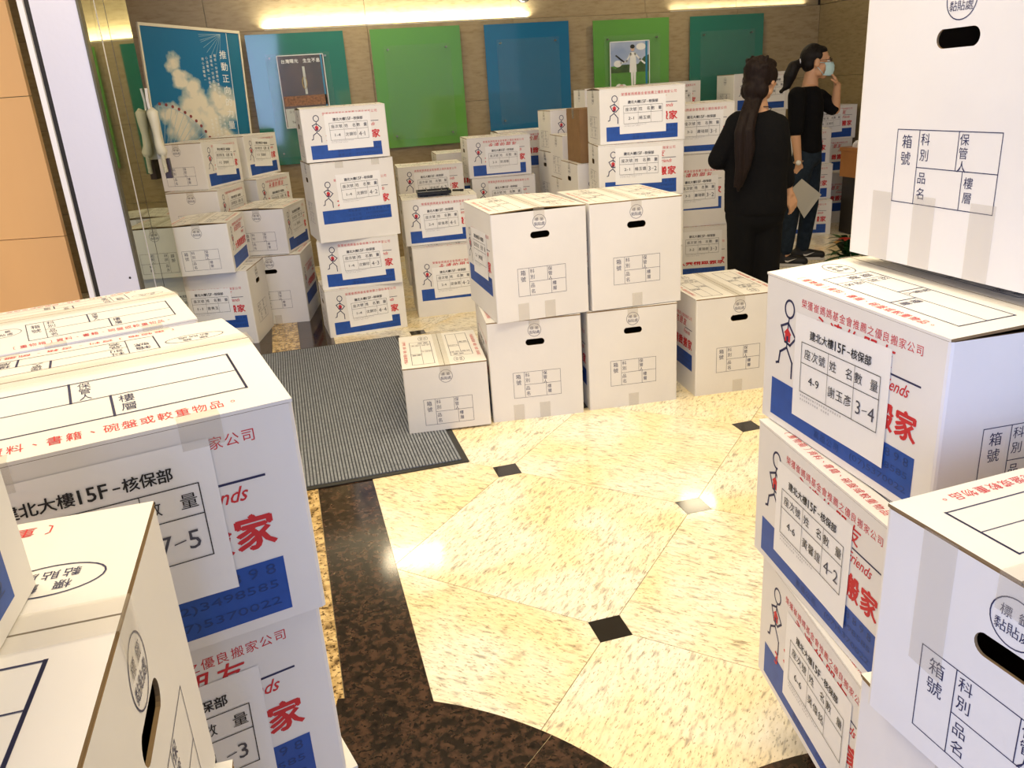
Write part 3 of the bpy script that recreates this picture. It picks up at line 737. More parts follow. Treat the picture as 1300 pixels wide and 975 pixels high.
# wall telephone hanging at the end of the mirror
ph = empty('wall_telephone', at(197, 165, 4.89), TH, 'cream wall telephone handset with coiled cord hanging at the mirror edge', 'telephone')
CREAMP = mat('cream_plastic', 'DAD5C2', .35)
def ploc(px, py, y): v = at(px, py, y)-ph.location; v.rotate(Matrix.Rotation(-TH, 3, 'Z')); return v
q = MB()
hp = [ploc(x, y, 4.84) for x, y in ((190, 139), (193, 143), (196, 155), (199, 170), (202, 184), (206, 193), (208, 198))]
q.tube(hp, [.022, .032, .027, .02, .024, .03, .018], 10); q.build('handset', CREAMP, ph, smooth=True)
q = MB(); q.box(-.05, .03, -.02, .03, -.16, .10); q.build('phone_base', CREAMP, ph)
pts = []
A, B_ = ploc(206, 196, 4.83), ploc(211, 219, 4.83)
for k in range(90):
    t = k/89; a1 = k*.9; pts.append(A.lerp(B_, t)+Vector((.010*math.cos(a1), .010*math.sin(a1), 0)))
q = MB(); q.tube(pts, .0035, 5); q.build('coiled_cord', CREAMP, ph, smooth=True)
q = MB(); q.tube([ploc(185, 112, 4.87), ploc(187, 128, 4.87), ploc(190, 140, 4.87)], .008, 6); q.build('hook_bracket', WJ, ph)
q = MB(); q.box(.01, .045, -.03, .03, -.27, -.16); q.build('junction_box', mat('dark_red_box', '2B1214', .4), ph)
# ------------------------------------------------------------ the boxes
g = 'cardboard moving boxes in the middle of the floor'
moving_box(('B', 'E', .16, 3.416, .255, .472), 'white box on top of the left middle stack, its blue-printed long side turned left', g, ('5-1', '林美惠', ''), (.13, .10, .02), side='l', tape2=1, tent=1)
moving_box(('B', 'E', .583, 3.508, .205, .472), 'white box on top of the right middle stack, plain yellowish top', g, side='l', tape2=0, tent=0)
moving_box(('B', 'E', .114, 3.422, .121, 0), 'bottom box of the left middle stack, beside the small low box', g, ('5-1', '林美惠', ''), (.13, .10, .0), side='l', tape2=1)
moving_box(('B', 'E', .56, 3.498, .156, 0), 'bottom box of the right middle stack, tape tag over its handle hole', g, ('5-2', '林美惠', ''), (.13, .10, .0), side='l', tape2=0)
moving_box(('A', 'E', -.286, 3.338, .141, .0096), 'small low white box standing alone on the corner of the grey mat', g, ('5-3', '林美惠', ''), (.13, .03, .0), side='l')
moving_box(('B', 'E', 1.066, 3.585, .164, 0), 'single tall white box on the floor between the middle boxes and right front stack', g, side='l', tape2=0)
g = 'boxes of the tall stack of four left of centre'
I = ('1-4', '沈錦珍', '4-1')
moving_box(('A', 'L', -.886, 5.061, .304, 1.080), 'topmost box of the tall four-high stack left of centre', g, I, (.135, .035, .0), hole=1, tent=1)
moving_box(('B', 'L', -.87, 5.049, .354, .606), 'tall second box from the top of the four-high stack', g, ('1-4', '沈錦珍', '4-2'), (.14, .075, .02), tape3=True)
moving_box(('A', 'L', -.899, 5.057, .158, .303), 'third box down of the four-high stack, low with a straight label', g, ('1-4', '沈錦珍', '4-3'), (.125, .045, .03), hole=1)
moving_box(('A', 'L', -.893, 5.049, .307, 0), 'bottom box of the tall four-high stack beside the grey mat', g, ('1-4', '沈錦珍', '4-4'), (.13, .045, .02), hole=1)
moving_box(('B', 'L', -.99, 5.62, .3, 0), 'tall box on the floor hidden behind the four-high stack, only its right edge showing', g, None)
g = 'boxes stacked between the four-high stack and the middle boxes'
moving_box(('A', 'L', -.395, 5.46, .162, .471), 'box with the black clipboard on its lid, right of the four-high stack', g, ('2-4', '梁倫君', '4-1'), (.11, .05, .02), hole=1, tent=1)
moving_box(('B', 'L', -.352, 5.375, .17, 0), 'tall box on the floor below the box with the clipboard', g, ('2-4', '梁倫君', '4-2'), (.12, .14, .02))
moving_box(('A', 'L', -.511, 6.382, .17, .607), 'box just behind and above the clipboard box, in front of the green glass panel', g, ('2-4', '梁倫君', '4-3'), (.12, .05, .02), hole=1)
moving_box(('A', 'L', -.511, 6.39, .17, .304), 'second box down of the stack behind the clipboard box, hidden in the photo', g, hidden=True)
moving_box(('A', 'L', -.511, 6.39, .17, 0), 'lowest box of the stack behind the clipboard box, hidden in the photo', g, hidden=True)
p = at(554, 194.5, 7.15)
moving_box(('B', 'L', p.x+.245, 7.15, .17, .47), 'box at the stone wall below the green panel, only a corner of its lid showing', g)
moving_box(('B', 'L', p.x+.245, 7.15, .17, 0), 'box under the one at the stone wall below the green panel, hidden in the photo', g, hidden=True)
g = 'boxes of the stack below the blue glass panel'
moving_box(('A', 'L', .024, 6.562, .178, .775), 'top box below the blue glass panel with a full red slogan above its label', g, ('2-3', '張鴻蘭', ''), (.14, .07, .0), hole=1)
moving_box(('A', 'L', .043, 6.542, .075, .471), 'second box below the blue glass panel, dimmer, lower half hidden', g, ('2-3', '張鴻蘭', '2-2'), (.13, .05, .02), hole=1)
moving_box(('B', 'L', .043, 6.542, .1, 0), 'floor box of the stack below the blue panel, hidden in the photo', g, hidden=True)
p = at(631, 166, 7.15)
moving_box(('A', 'L', p.x+.25, 7.15, .17, .775), 'box touching the stone wall right under the blue glass panel, only its lid showing', g, tent=1)
moving_box(('A', 'L', p.x+.25, 7.15, .17, .471), 'second box at the wall under the blue glass panel, mostly hidden', g, hidden=True)
moving_box(('B', 'L', p.x+.25, 7.15, .17, 0), 'floor box at the wall under the blue glass panel, hidden in the photo', g, hidden=True)
g = 'boxes seen end-on between the blue panel stack and the bright pair'
moving_box(('A', 'L', .671, 6.50, .205, .940), 'top box of the end-on group, left of the brown carton, back row', g, None, hole=0)
moving_box(('B', 'L', .671, 6.50, .205, .470), 'box under the top box of the end-on back row', g)
moving_box(('B', 'L', .671, 6.50, .205, 0), 'floor box of the end-on back row, hidden in the photo', g, hidden=True)
moving_box(('A', 'L', .722, 6.06, .174, .775), 'end-on box with dark gaping lid edge, just left of the brown carton', g, hole=0)
moving_box(('A', 'L', .722, 6.06, .174, .471), 'box directly under the end-on box with the gaping lid', g, hole=0)
moving_box(('B', 'L', .722, 6.06, .174, 0), 'floor box under the end-on box with the gaping lid, hidden', g, hidden=True)
p = at(742, 115, 5.98)
moving_box(('A', 'L', p.x+.25, 6.0, .12, 1.079), 'box whose grey end peeps out behind the left end of the bright top box', g, hole=0)
p = at(733, 211, 5.32)
moving_box(('B', 'L', p.x+.247, 5.36, .17, .470), 'end-on box standing right below the brown carton', g)
moving_box(('B', 'L', p.x+.247, 5.36, .17, 0), 'floor box below the brown carton, hidden in the photo', g, hidden=True)
KX, KY = p.x+.247, 5.36
g = 'boxes of the bright stack behind the middle boxes'
moving_box(('A', 'L', .854, 4.881, .082, 1.079), 'bright top box right of centre in front of the second green panel', g, ('2-1', '楊玉嬌', ''), (.115, .045, .0), hole=0, tent=1)
moving_box(('A', 'L', .835, 4.831, .043, .775), 'bright second box right of centre with a crumpled label', g, ('2-1', '楊玉嬌', '3-2'), (.10, .02, -.01), hole=1)
moving_box(('A', 'L', .835, 4.831, .043, .471), 'third box of the bright stack, hidden behind the middle boxes', g, hidden=True)
moving_box(('B', 'L', .835, 4.831, .043, 0), 'floor box of the bright stack, hidden behind the middle boxes', g, hidden=True)
p = at(891.5, 100.7, 7.75)
moving_box(('A', 'L', p.x-.25, 7.75, .17, 1.078), 'box behind the bright top box, only its right end with red letters showing', g, ('2-5', '何志明', ''), (.15, .05, .0))
moving_box(('A', 'L', p.x-.25, 7.75, .17, .774), 'second box of the hidden stack at the wall below the second green panel', g, hidden=True)
moving_box(('A', 'L', p.x-.25, 7.75, .17, .471), 'third box of the hidden stack at the wall below the second green panel', g, hidden=True)
moving_box(('B', 'L', p.x-.25, 7.75, .17, 0), 'floor box of the hidden stack at the wall below the second green panel', g, hidden=True)
g = 'boxes left of the woman seen from behind'
moving_box(('A', 'L', 1.285, 5.46, -.02, .941), 'top box just left of the woman seen from behind, blue bar near its foot', g, ('3-2', '蕭瑞銀', '3-1'), (.16, .045, .0), tent=1, scale=(1.05, 1, 1.03))
moving_box(('B', 'L', 1.272, 5.46, .03, .470), 'middle box left of the woman seen from behind, full red slogan', g, ('3-2', '蕭瑞銀', '3-2'), (.16, .145, .02), tape3=True)
moving_box(('B', 'L', 1.30, 5.436, .03, 0), 'floor box left of the woman seen from behind, six big red characters in a row', g, ('3-2', '蕭瑞銀', '3-3'), (.16, .03, .0))
p = at(930.5, 95.4, 7.85)
moving_box(('A', 'L', p.x+.27, 7.85, .17, 1.078), 'box behind the two women, blue bar between their heads', g, ('3-3', '蔡文雄', ''), (.19, .03, .0), tape=0, scale=(1.1, 1, 1.1))
moving_box(('A', 'L', p.x+.27, 7.85, .17, .774), 'second box of the stack hidden behind the two women', g, hidden=True)
moving_box(('A', 'L', p.x+.27, 7.85, .17, .471), 'third box of the stack hidden behind the two women', g, hidden=True)
moving_box(('B', 'L', p.x+.27, 7.85, .17, 0), 'floor box of the stack hidden behind the two women', g, hidden=True)
g = 'boxes right of the masked woman'
moving_box(('A', 'L', 2.742, 7.446, .1, .607), 'top box of the nearer stack just right of the masked woman', g, ('3-5', '李金昌', ''), (.12, .04, .0))
moving_box(('A', 'L', 2.749, 7.38, .1, .304), 'middle box of the nearer stack behind the masked woman, behind her paper', g, ('3-5', '李金昌', '2-2'), (.12, .04, .0))
moving_box(('A', 'L', 2.72, 7.326, -.154, 0), 'floor box of the nearer stack right of the masked woman, tilted label', g, ('3-5', '李金昌', '3-3'), (.11, .04, -.04))
moving_box(('A', 'L', 3.17, 7.93, .15, .774), 'top box of the farther stack by the right wall, under the raised elbow', g, ('3-6', '王淑芬', ''), (.08, .04, .03))
moving_box(('A', 'L', 3.145, 7.922, .15, .470), 'middle box of the farther stack by the right wall', g, ('3-6', '王淑芬', '2-2'), (.02, .04, .03))
moving_box(('B', 'L', 3.116, 7.827, .15, 0), 'tall floor box of the farther stack by the right wall', g)
g = 'boxes in front of the sky poster'
I = ('1-2', '曾瑞妹', '')
moving_box(('A', 'E', -2.125, 5.641, -.189, .912), 'top left box beside the telephone, in front of the sky poster', g, I, (.15, .02, -.07), side='r', hole=0)
moving_box(('A', 'E', -2.045, 5.521, -.069, .608), 'box under the top left box in front of the sky poster', g, ('1-2', '曾瑞妹', '4-2'), (.17, .04, .0), side='r', hole=0)
moving_box(('A', 'E', -2.045, 5.521, -.069, .304), 'third box down on the left below the telephone, hidden', g, side='r', hidden=True)
moving_box(('A', 'E', -2.045, 5.521, -.069, 0), 'lowest box on the left below the telephone, hidden', g, side='r', hidden=True)
moving_box(('A', 'E', -2.034, 6.312, -.228, .912), 'top box at the right foot of the sky poster', g, ('1-3', '曾瑞妹', ''), (.12, .02, -.08), side='r', hole=0)
moving_box(('A', 'E', -1.956, 6.20, -.26, .608), 'box under the one at the right foot of the sky poster', g, ('1-3', '曾瑞妹', '4-2'), (.15, .09, .0), side='r', hole=0)
moving_box(('A', 'E', -1.956, 6.20, -.26, .304), 'third box down at the right foot of the sky poster, hidden', g, side='r', hidden=True)
moving_box(('A', 'E', -1.956, 6.20, -.26, 0), 'lowest box at the right foot of the sky poster, hidden', g, side='r', hidden=True)
moving_box(('A', 'E', -1.618, 5.465, -.074, .472), 'box with a taped kinked lid left of the four-high stack', g, ('1-5', '曾瑞妹', ''), (.13, .02, .02), side='r', hole=0, tent=1)
moving_box(('B', 'E', -1.572, 5.425, .058, 0), 'tall floor box left of the four-high stack, handle hole showing', g, side='r', tape2=0)
moving_box(('A', 'E', -1.825, 4.908, .101, .472), 'small box with red letters on its side, nearest on the left below the poster', g, None, side='r', hole=0, tent=1)
moving_box(('B', 'L', -1.842, 4.972, .022, 0), 'tall floor box under the nearest left box, its label reading toward the camera', g, ('1-1', '曾美玉', ''), (.11, .10, .0))
g = 'boxes of the stacks on the right in front'
moving_box(('B', 'E', .738, 1.369, -1.302, 1.075), 'large box at the upper right with its big empty form and torn black handle hole', g, side='l', tape2=3, scale=(1.03, 1.03, 1.03))
moving_box(('A', 'L', .575, 1.333, -1.358, .742), 'right front box labelled 4-9 and 3-4, under the large box', g, ('4-9', '謝玉彥', '3-4'), (.112, .055, .02), tent=1)
moving_box(('A', 'L', .543, 1.302, -1.436, .437), 'right front box labelled 4-6 and 4-2, second down of its stack', g, ('4-6', '黃馨誼', '4-2'), (.095, .05, .0))
moving_box(('A', 'L', .54, 1.274, -1.50, .133), 'lowest box of the right front stack with a small red 3 by the stick man', g, ('6-6', '吳偉銘', ''), (.14, .055, .0), mark=True)
nb_ = moving_box(('A', 'E', .504, .693, -1.262, .612), 'nearest box at the lower right corner, open end slot and shiny tape', g, side='l', hole=1)
q = MB(); x_ = DIM['A'][0]/2+.0014; q.add([(x_, -.125, .12), (x_, -.077, .115), (x_, -.077, .301), (x_, -.125, .301)], [(0, 1, 2, 3)]); q.build('packing_tape', TAPE, nb_)
moving_box(('A', 'E', .497, .746, -1.40, .306), 'box under the nearest lower right box, only its edge showing', g, side='l')
moving_box(('A', 'E', .497, .746, -1.40, 0), 'floor box under the nearest lower right stack, hidden', g, side='l', hidden=True)
g = 'boxes of the stacks on the left in front'
moving_box(('A', 'L', -.494, .822, .477, .776), 'large left front box marked 7-5 with a wide taped cream lid', g, ('3-2', '江佳玲', '7-5'), (.125, .025, .0), tent=2, scale=(1, 1.3, 1), tape3=True)
moving_box(('A', 'L', -.504, .831, .53, .471), 'second left front box, label marked 1-3, below the wide cream lid', g, ('3-2', '江佳玲', '1-3'), (.135, .06, -.02))
moving_box(('B', 'L', -.489, .838, .53, 0), 'floor box of the left front stack, only a white corner showing', g)
moving_box(('A', 'L', -1.022, 1.932, .535, .607), 'box behind the wide cream lid, its own lid wrinkled with tape', g, None, tent=2, scale=(1, 1.4, 1), tape3=True)
moving_box(('A', 'L', -1.022, 1.932, .535, .304), 'second box down behind the left front stack, hidden', g, hidden=True, scale=(1, 1.4, 1))
moving_box(('A', 'L', -1.022, 1.932, .535, 0), 'floor box behind the left front stack, hidden', g, hidden=True, scale=(1, 1.4, 1))
moving_box(('A', 'E', -.294, .503, 1.826, .776), 'nearest left box with its handle slot, lid glaring white', g, side='l', hole=1)
moving_box(('A', 'E', -.278, .495, 1.80, .471), 'box under the nearest left box, a white sliver of lid showing', g, side='l')
moving_box(('B', 'E', -.278, .495, 1.80, 0), 'floor box under the nearest left box, hidden', g, side='l', hidden=True)
moving_box(('A', 'L', -.327, .308, 1.79, 1.080), 'box cut off by the left picture edge, blue corner and crinkled tape', g, None)
# brown carton
kb = empty('brown_carton', (KX-.10, KY+.17, .940), .17, 'plain brown cardboard carton standing among the end-on white boxes', 'carton')
KB = mat('brown_carton_board', '8E6F4C', .8, spec=.2, var=.12, vscale=12)
l_, w__, h__ = .30, .32, .33
q = MB(); q.box(-l_/2, l_/2, -w__/2, w__/2, 0, h__-.005); q.build('body', KB, kb)
for s_ in (-1, 1):
    q = MB(); q.box(-l_/2, l_/2, min(0, s_*w__/2)+(.001 if s_ > 0 else 0), max(0, s_*w__/2)-(.001 if s_ < 0 else 0), h__-.005, h__); q.build('top_flap', KB, kb)
q = MB(); q.box(-l_/2-.001, -l_/2, -.024, .024, h__-.06, h__); q.build('packing_tape', TAPE, kb)
# mover's dolly hidden under the right front stack
dl_ = empty('furniture_dolly', (.745, 1.255, 0), -1.50, 'low wooden furniture dolly hidden under the right front stack', 'dolly')
WD = mat('dolly_wood', '8A6B45', .7, var=.2, vscale=10)
for k in range(4):
    q = MB(); q.box(-.20, .20, -.14+k*.072, -.08+k*.072, .108, .131); q.build('deck_board', WD, dl_)
for s_ in (-1, 1):
    q = MB(); q.box(s_*.14-.03, s_*.14+.03, -.14, .136, .09, .107); q.build('cross_bar', WD, dl_)
    for r_ in (-1, 1):
        q = MB(); q.tube([(s_*.14-.013, r_*.10, .032), (s_*.14+.013, r_*.10, .032)], .032, 16); wq = q.build('caster_wheel', RUB, dl_)
        q = MB(); q.box(s_*.14-.02, s_*.14-.016, r_*.10-.012, r_*.10+.012, .03, .09); q.box(s_*.14+.016, s_*.14+.02, r_*.10-.012, r_*.10+.012, .03, .09); q.box(s_*.14-.02, s_*.14+.02, r_*.10-.012, r_*.10+.012, .082, .09); q.build('caster_fork', BOLT, wq)
# clipboard and pen on the lid
cb = empty('clipboard', (-.44, 5.575, .790), .16, 'black clipboard tray with a white sheet on the box lid right of the four-high stack', 'clipboard')
q = MB(); q.box(-.11, .11, -.075, .075, 0, .006); q.build('board', mat('black_plastic', '121212', .35), cb)
q = MB()
for bx in ((-.11, .11, -.078, -.07, .005, .022), (-.11, .11, .07, .078, .005, .022), (-.112, -.104, -.078, .078, .005, .022), (.104, .112, -.078, .078, .005, .022)): q.box(*bx)
tag(q.build('raised_rim', bpy.data.materials['black_plastic'], cb))
q = MB(); q.box(-.098, .098, -.062, .062, .006, .009); q.build('white_sheet', PAPER, cb)
for x in (-.05, .05):
    q = MB(); q.tube([(x, -.076, .02), (x, -.05, .028), (x, -.045, .010)], .003, 6); q.build('spring_clip', BOLT, cb)
pn_ = empty('marker_pen', (-.275, 5.60, .797), .16, 'short black marker pen lying on the lid beside the clipboard', 'pen')
q = MB(); q.tube([(-.035, .02, .0), (.012, -.008, 0)], .007, 10); q.build('barrel', bpy.data.materials['black_plastic'], pn_)
q = MB(); q.tube([(.013, -.0086, 0), (.032, -.02, 0)], .008, 10); q.build('cap', bpy.data.materials['black_plastic'], pn_)
# small side table with papers by the right wall
p = at(1104, 200, 8.1)
st = empty('side_table', (3.29, 7.22, 0), TH, 'wooden side table by the right wall, its front half hidden by the large box', 'table')
TWD = mat('orange_brown_wood', 'A06A32', .4, var=.15, vscale=6)
q = MB(); q.box(-.22, .22, -.2, .2, .72, .75); q.build('table_top', TWD, st)
q = MB(); q.box(-.21, .21, -.19, .19, .50, .719); q.build('drawer_box', TWD, st)
q = MB(); q.box(-.19, .19, -.17, .17, .01, .499); q.build('dark_base', DKG, st)
pp = empty('paper_stack', (3.27, 7.20, .7505), TH+.1, 'loose stack of white papers on the wooden side table', 'paper')
for k in range(5):
    q = MB(); c_, s_ = math.cos(k*.13-.2), math.sin(k*.13-.2)
    q.box(-.15, .15, -.105, .105, k*.012, k*.012+.011, T=Matrix.Rotation(k*.13-.2, 4, 'Z')); q.build('paper_sheet', PAPER, pp)
# potted plant with a red flower
pl = empty('potted_plant', (2.62, 6.05, 0), 0, 'leafy green plant with one red flower on the floor below the large right box', 'plant')
ploc_ = at(1080, 318, 5.75); pl.location = (ploc_.x, 5.75, 0)
q = MB(); q.tube([(0, 0, 0), (0, 0, .09)], [.06, .08], 18); q.build('pot', mat('terracotta', '8A4B33', .7), pl)
LEAF = mat('dark_green_leaf', '1F4A22', .4, var=.3, vscale=12); RLF = mat('red_petal', 'A8281F', .5); YLF = mat('pale_bract', 'B98A4A', .5)
def leaf(ln, wd, m, az, el, base, parent, name):
    mb = MB(); vs = []; n = 5
    for i in range(n+1):
        t = i/n; w_ = wd*math.sin(PI*min(t*1.02, 1))**.8*(1-t*.3)+.0008
        r_ = ln*t; zz = math.sin(el)*r_-.9*ln*t*t*.35; rr = math.cos(el)*r_
        for s_ in (-1, 0, 1): vs.append((rr, s_*w_, zz+abs(s_)*w_*.25))
    fs = []
    for i in range(n):
        for k in range(2): a = i*3+k; fs.append((a, a+3, a+4, a+1))
    mb.add(vs, fs); o = mb.build(name, m, parent, smooth=True, loc=base, rz=az); return o
rnd = random.Random(4)
for k in range(64):
    leaf(.14+.09*rnd.random(), .022+.008*rnd.random(), LEAF, rnd.random()*2*PI, .0+1.0*rnd.random(), (rnd.uniform(-.05, .05), rnd.uniform(-.05, .05), .08+.16*rnd.random()), pl, 'leaf')
for k in range(6): leaf(.07, .018, RLF, k*PI/3, .35, (-.08, -.10, .27), pl, 'petal')
q = MB(); q.tube([(0, 0, .12), (-.05, -.06, .2), (-.08, -.10, .27)], .004, 6); q.build('flower_stem', LEAF, pl)
for k in range(3): leaf(.06, .012, YLF, 2.6+k*.5, .2, (-.12, -.11, .26), pl, 'pale_bract')
# ------------------------------------------------------------ the two women
SKIN = mat('skin', 'C99B78', .5, spec=.35); HAIR = mat('black_hair', '110C0B', .6, spec=.25, bump=.5, bscale=90, stretch=(1, 1, .15))
KNIT = mat('black_knit', '0D0D0F', .9, spec=.15, bump=.2, bscale=120); TROU = mat('black_trousers', '0B0B0D', .85, spec=.15)
DENIM = mat('dark_denim', '232D38', .85, spec=.15, var=.3, vscale=30); SHOE = mat('black_shoe', '141315', .6); SOLE = mat('white_sole', 'CFCBC4', .6)
MASK = mat('pale_blue_mask', 'BFE0E4', .7); LIPS = mat('lips', 'A55C50', .5); EYEW = mat('eye_white', 'E8E4DE', .3); IRIS = mat('dark_iris', '1B120E', .2)
class Blob(MB):
    def limb(s, pts, rs, n=14):
        pts = [Vector(p) for p in pts]
        for i in range(len(pts)-1):
            s.tube([pts[i], pts[i+1]], [rs[i], rs[i+1]], n)
        for p, r in zip(pts, rs): s.ball(p, r*1.0, n=n, k=8)
    def finish(s, name, m, parent, voxel=.007, smooth=6, sub=None):
        me = s.mesh(name, m); o = bpy.data.objects.new(name, me); COL.objects.link(o)
        r = o.modifiers.new('r', 'REMESH'); r.mode = 'VOXEL'; r.voxel_size = voxel; r.use_smooth_shade = True
        sm = o.modifiers.new('s', 'SMOOTH'); sm.factor = .5; sm.iterations = smooth
        dg = bpy.context.evaluated_depsgraph_get(); me2 = bpy.data.meshes.new_from_object(o.evaluated_get(dg))
        bpy.data.objects.remove(o); me2.materials.clear(); me2.materials.append(m)
        inv = parent.matrix_basis.inverted()
        me2.transform(inv); me2.name = name
        me2.polygons.foreach_set('use_smooth', [True]*len(me2.polygons))
        return link(name, me2, parent)
def frame_(f, up=(0, 0, 1)):
    f = Vector(f).normalized(); up = Vector(up); r = f.cross(up).normalized(); u = r.cross(f)
    return Matrix(((r.x, f.x, u.x, 0), (r.y, f.y, u.y, 0), (r.z, f.z, u.z, 0), (0, 0, 0, 1)))
def head(b, c, R, s=1):
    P = lambda x, y, z: Vector(c)+R @ Vector((x*s, y*s, z*s))
    B = lambda x, y, z, rx, ry, rz: b.ball(P(x, y, z), rx*s, ry*s, rz*s, 16, 12, T=R)
    B(0, -.012, .025, .074, .092, .088); B(0, .025, -.03, .060, .064, .078); B(0, .055, -.088, .026, .026, .024)
    for k in (-1, 1):
        B(k*.034, .018, -.066, .028, .038, .03); B(k*.081, -.004, -.004, .011, .020, .032); B(k*.038, .062, -.022, .02, .018, .02)
    b.tube([P(0, .084, .014), P(0, .100, -.018), P(0, .098, -.028)], [.007*s, .012*s, .013*s], 10)
    B(0, .084, -.052, .021, .009, .010); B(0, .074, .03, .05, .012, .014)
    b.limb([P(0, -.02, -.05), P(0, -.035, -.15)], [.050*s, .050*s])
    return P
def face(P, R, parent, s=1, mouth=True):
    inv = parent.matrix_basis.inverted()
    def put(q, name, m, par=parent):
        me = q.mesh(name, m, True); me.transform(inv); return link(name, me, par)
    for k in (-1, 1):
        q = MB(); q.ball(P(k*.031, .076, .010), .013*s, .011*s, .008*s, 12, 8, T=R); e = put(q, 'eye', EYEW)
        q = MB(); q.ball(P(k*.031, .085, .010), .0055*s, .003*s, .0055*s, 10, 6, T=R); put(q, 'iris', IRIS, e)
        q = MB(); q.tube([P(k*.017, .088, .026), P(k*.032, .087, .031), P(k*.047, .077, .027)], [.002, .003, .0015], 6); put(q, 'eyebrow', HAIR)
    if mouth:
        q = MB(); q.ball(P(0, .092, -.052), .019*s, .004*s, .007*s, 12, 8, T=R); put(q, 'lips', LIPS)
    return put
def hand(b, wrist, d, nrm, s=1, curl=.5, thumb=1):
    """palm plus five fingers; d towards the fingertips, nrm = palm normal (side the fingers curl to)"""
    d = Vector(d).normalized(); n = Vector(nrm); n = (n-d*n.dot(d)).normalized(); e = d.cross(n)*thumb
    wr = Vector(wrist)
    for k in range(4):
        a = (1.5-k)*.019*s; base = wr+d*.075*s+e*a
        b.limb([wr+e*a*.6+d*.01, base], [.017*s, .0125*s], 8)
        L = (.062, .070, .066, .052)[k]*s; p = base; ang = .12
        dd = d.copy()
        for j, fr in enumerate((.42, .32, .26)):
            ang += curl*(.5, .8, .7)[j]; dd = d*math.cos(ang)+n*math.sin(ang); q = p+dd*L*fr
            b.limb([p, q], [(.0092, .0085, .0078)[j]*s, (.0085, .0078, .0068)[j]*s], 8); p = q
    p0 = wr+e*.022*s+d*.022*s; p1 = p0+(e*.7+d*.6+n*.3).normalized()*.034*s; p2 = p1+(d*.9+e*.25+n*.45).normalized()*.026*s; p3 = p2+(d+n*.6).normalized()*.02*s
    b.limb([p0, p1, p2, p3], [.014*s, .0115*s, .0095*s, .008*s], 8)
GW = 'women checking the boxes'
# --- woman seen from behind
Y = 4.6; f1 = Vector((.30, .95, 0)).normalized(); R1_ = frame_(f1)
w1 = empty('person', (at(960, 300, Y).x, Y, 0), 0, 'woman seen from behind in black top and trousers, long dark hair tied low', 'person', GW)
hc = at(967, 101, Y); fh = Vector((.80, .58, -.05)).normalized(); RH = frame_(fh)
S1_ = .90
nb = at(963, 143, Y)
body = Blob(); P = head(body, hc, RH, S1_)
body.limb([P(0, -.03, -.10), nb+Vector((0, 0, .02)), nb-Vector((0, 0, .05))], [.047, .052, .07])
def tor(b, lst, R):
    lst = list(lst)
    for A_, B_ in zip(lst, lst[1:]):
        for k in range(4):
            t = k/4; b.ball(A_[0].lerp(B_[0], t), *[A_[i]*(1-t)+B_[i]*t for i in (1, 2, 3)], 20, 10, T=R)
    p, rx, ry, rz = lst[-1]; b.ball(p, rx, ry, rz, 20, 10, T=R)
hip = at(958, 262, Y)
ctr = lambda py, px, dy=0: at(px, py, Y+dy)
tor(body, [(ctr(y, x), rx*.86, ry*.82, .06) for y, x, rx, ry in ((158, 962, .15, .09), (175, 961, .16, .105), (195, 960, .155, .105), (215, 960, .15, .10), (235, 959, .155, .105), (255, 958, .17, .11), (270, 958, .17, .11))], R1_)
footL, footR = Vector((w1.location.x-.09, Y+.02, .06)), Vector((w1.location.x+.07, Y-.03, .06))
hl, hr_ = at(944, 270, Y), at(973, 270, Y)
kl, kr = (hl+footL)/2+f1*.02, (hr_+footR)/2+f1*.02
body.limb([hl, kl, footL], [.08, .05, .035]); body.limb([hr_, kr, footR], [.08, .05, .035])
shL, shR = at(934, 158, Y), at(986, 160, Y-.02)
elL, wrL = at(911, 203, Y+.02), at(926, 207, Y+.24)
elR, wrR = at(993, 206, Y+.0), at(1002, 246, Y+.03)
body.limb([shL, elL, wrL], [.045, .036, .026]); body.limb([shR, elR, wrR], [.045, .036, .024])
hand(body, wrL, (wrL-elL), (.3, 0, -1), .9, .5, 1)
hand(body, wrR, at(1010, 270, Y+.06)-wrR, (-.5, .8, .1), .95, .30, -1)
body.finish('body', SKIN, w1, .0055, 4)
face(P, RH, w1, S1_)
sh = Blob()
tor(sh, [(ctr(y, x), rx, ry, .055) for y, x, rx, ry in ((152, 963, .12, .085), (160, 962, .165, .105), (175, 961, .178, .12), (192, 960, .180, .125), (210, 960, .172, .12), (228, 959, .170, .12), (245, 959, .172, .125), (258, 959, .172, .13), (266, 959, .174, .13))], R1_)
sh.limb([shL+Vector((.02, 0, 0)), elL, elL.lerp(wrL, .75)], [.072, .055, .044]); sh.limb([shR, elR, elR.lerp(wrR, .58)], [.066, .055, .048])
sh.limb([nb-Vector((0, 0, .06)), shL], [.06, .06]); sh.limb([nb-Vector((0, 0, .06)), shR], [.06, .06])
sh.finish('knit_top', KNIT, w1, .008, 8)
tr = Blob(); tor(tr, [(ctr(262, 959), .165, .115, .07), (ctr(275, 958), .165, .115, .09)], R1_)
tr.limb([hl, kl, footL+Vector((0, 0, .04))], [.095, .075, .062]); tr.limb([hr_, kr, footR+Vector((0, 0, .04))], [.095, .075, .062]); tr.finish('trousers', TROU, w1, .009, 8)
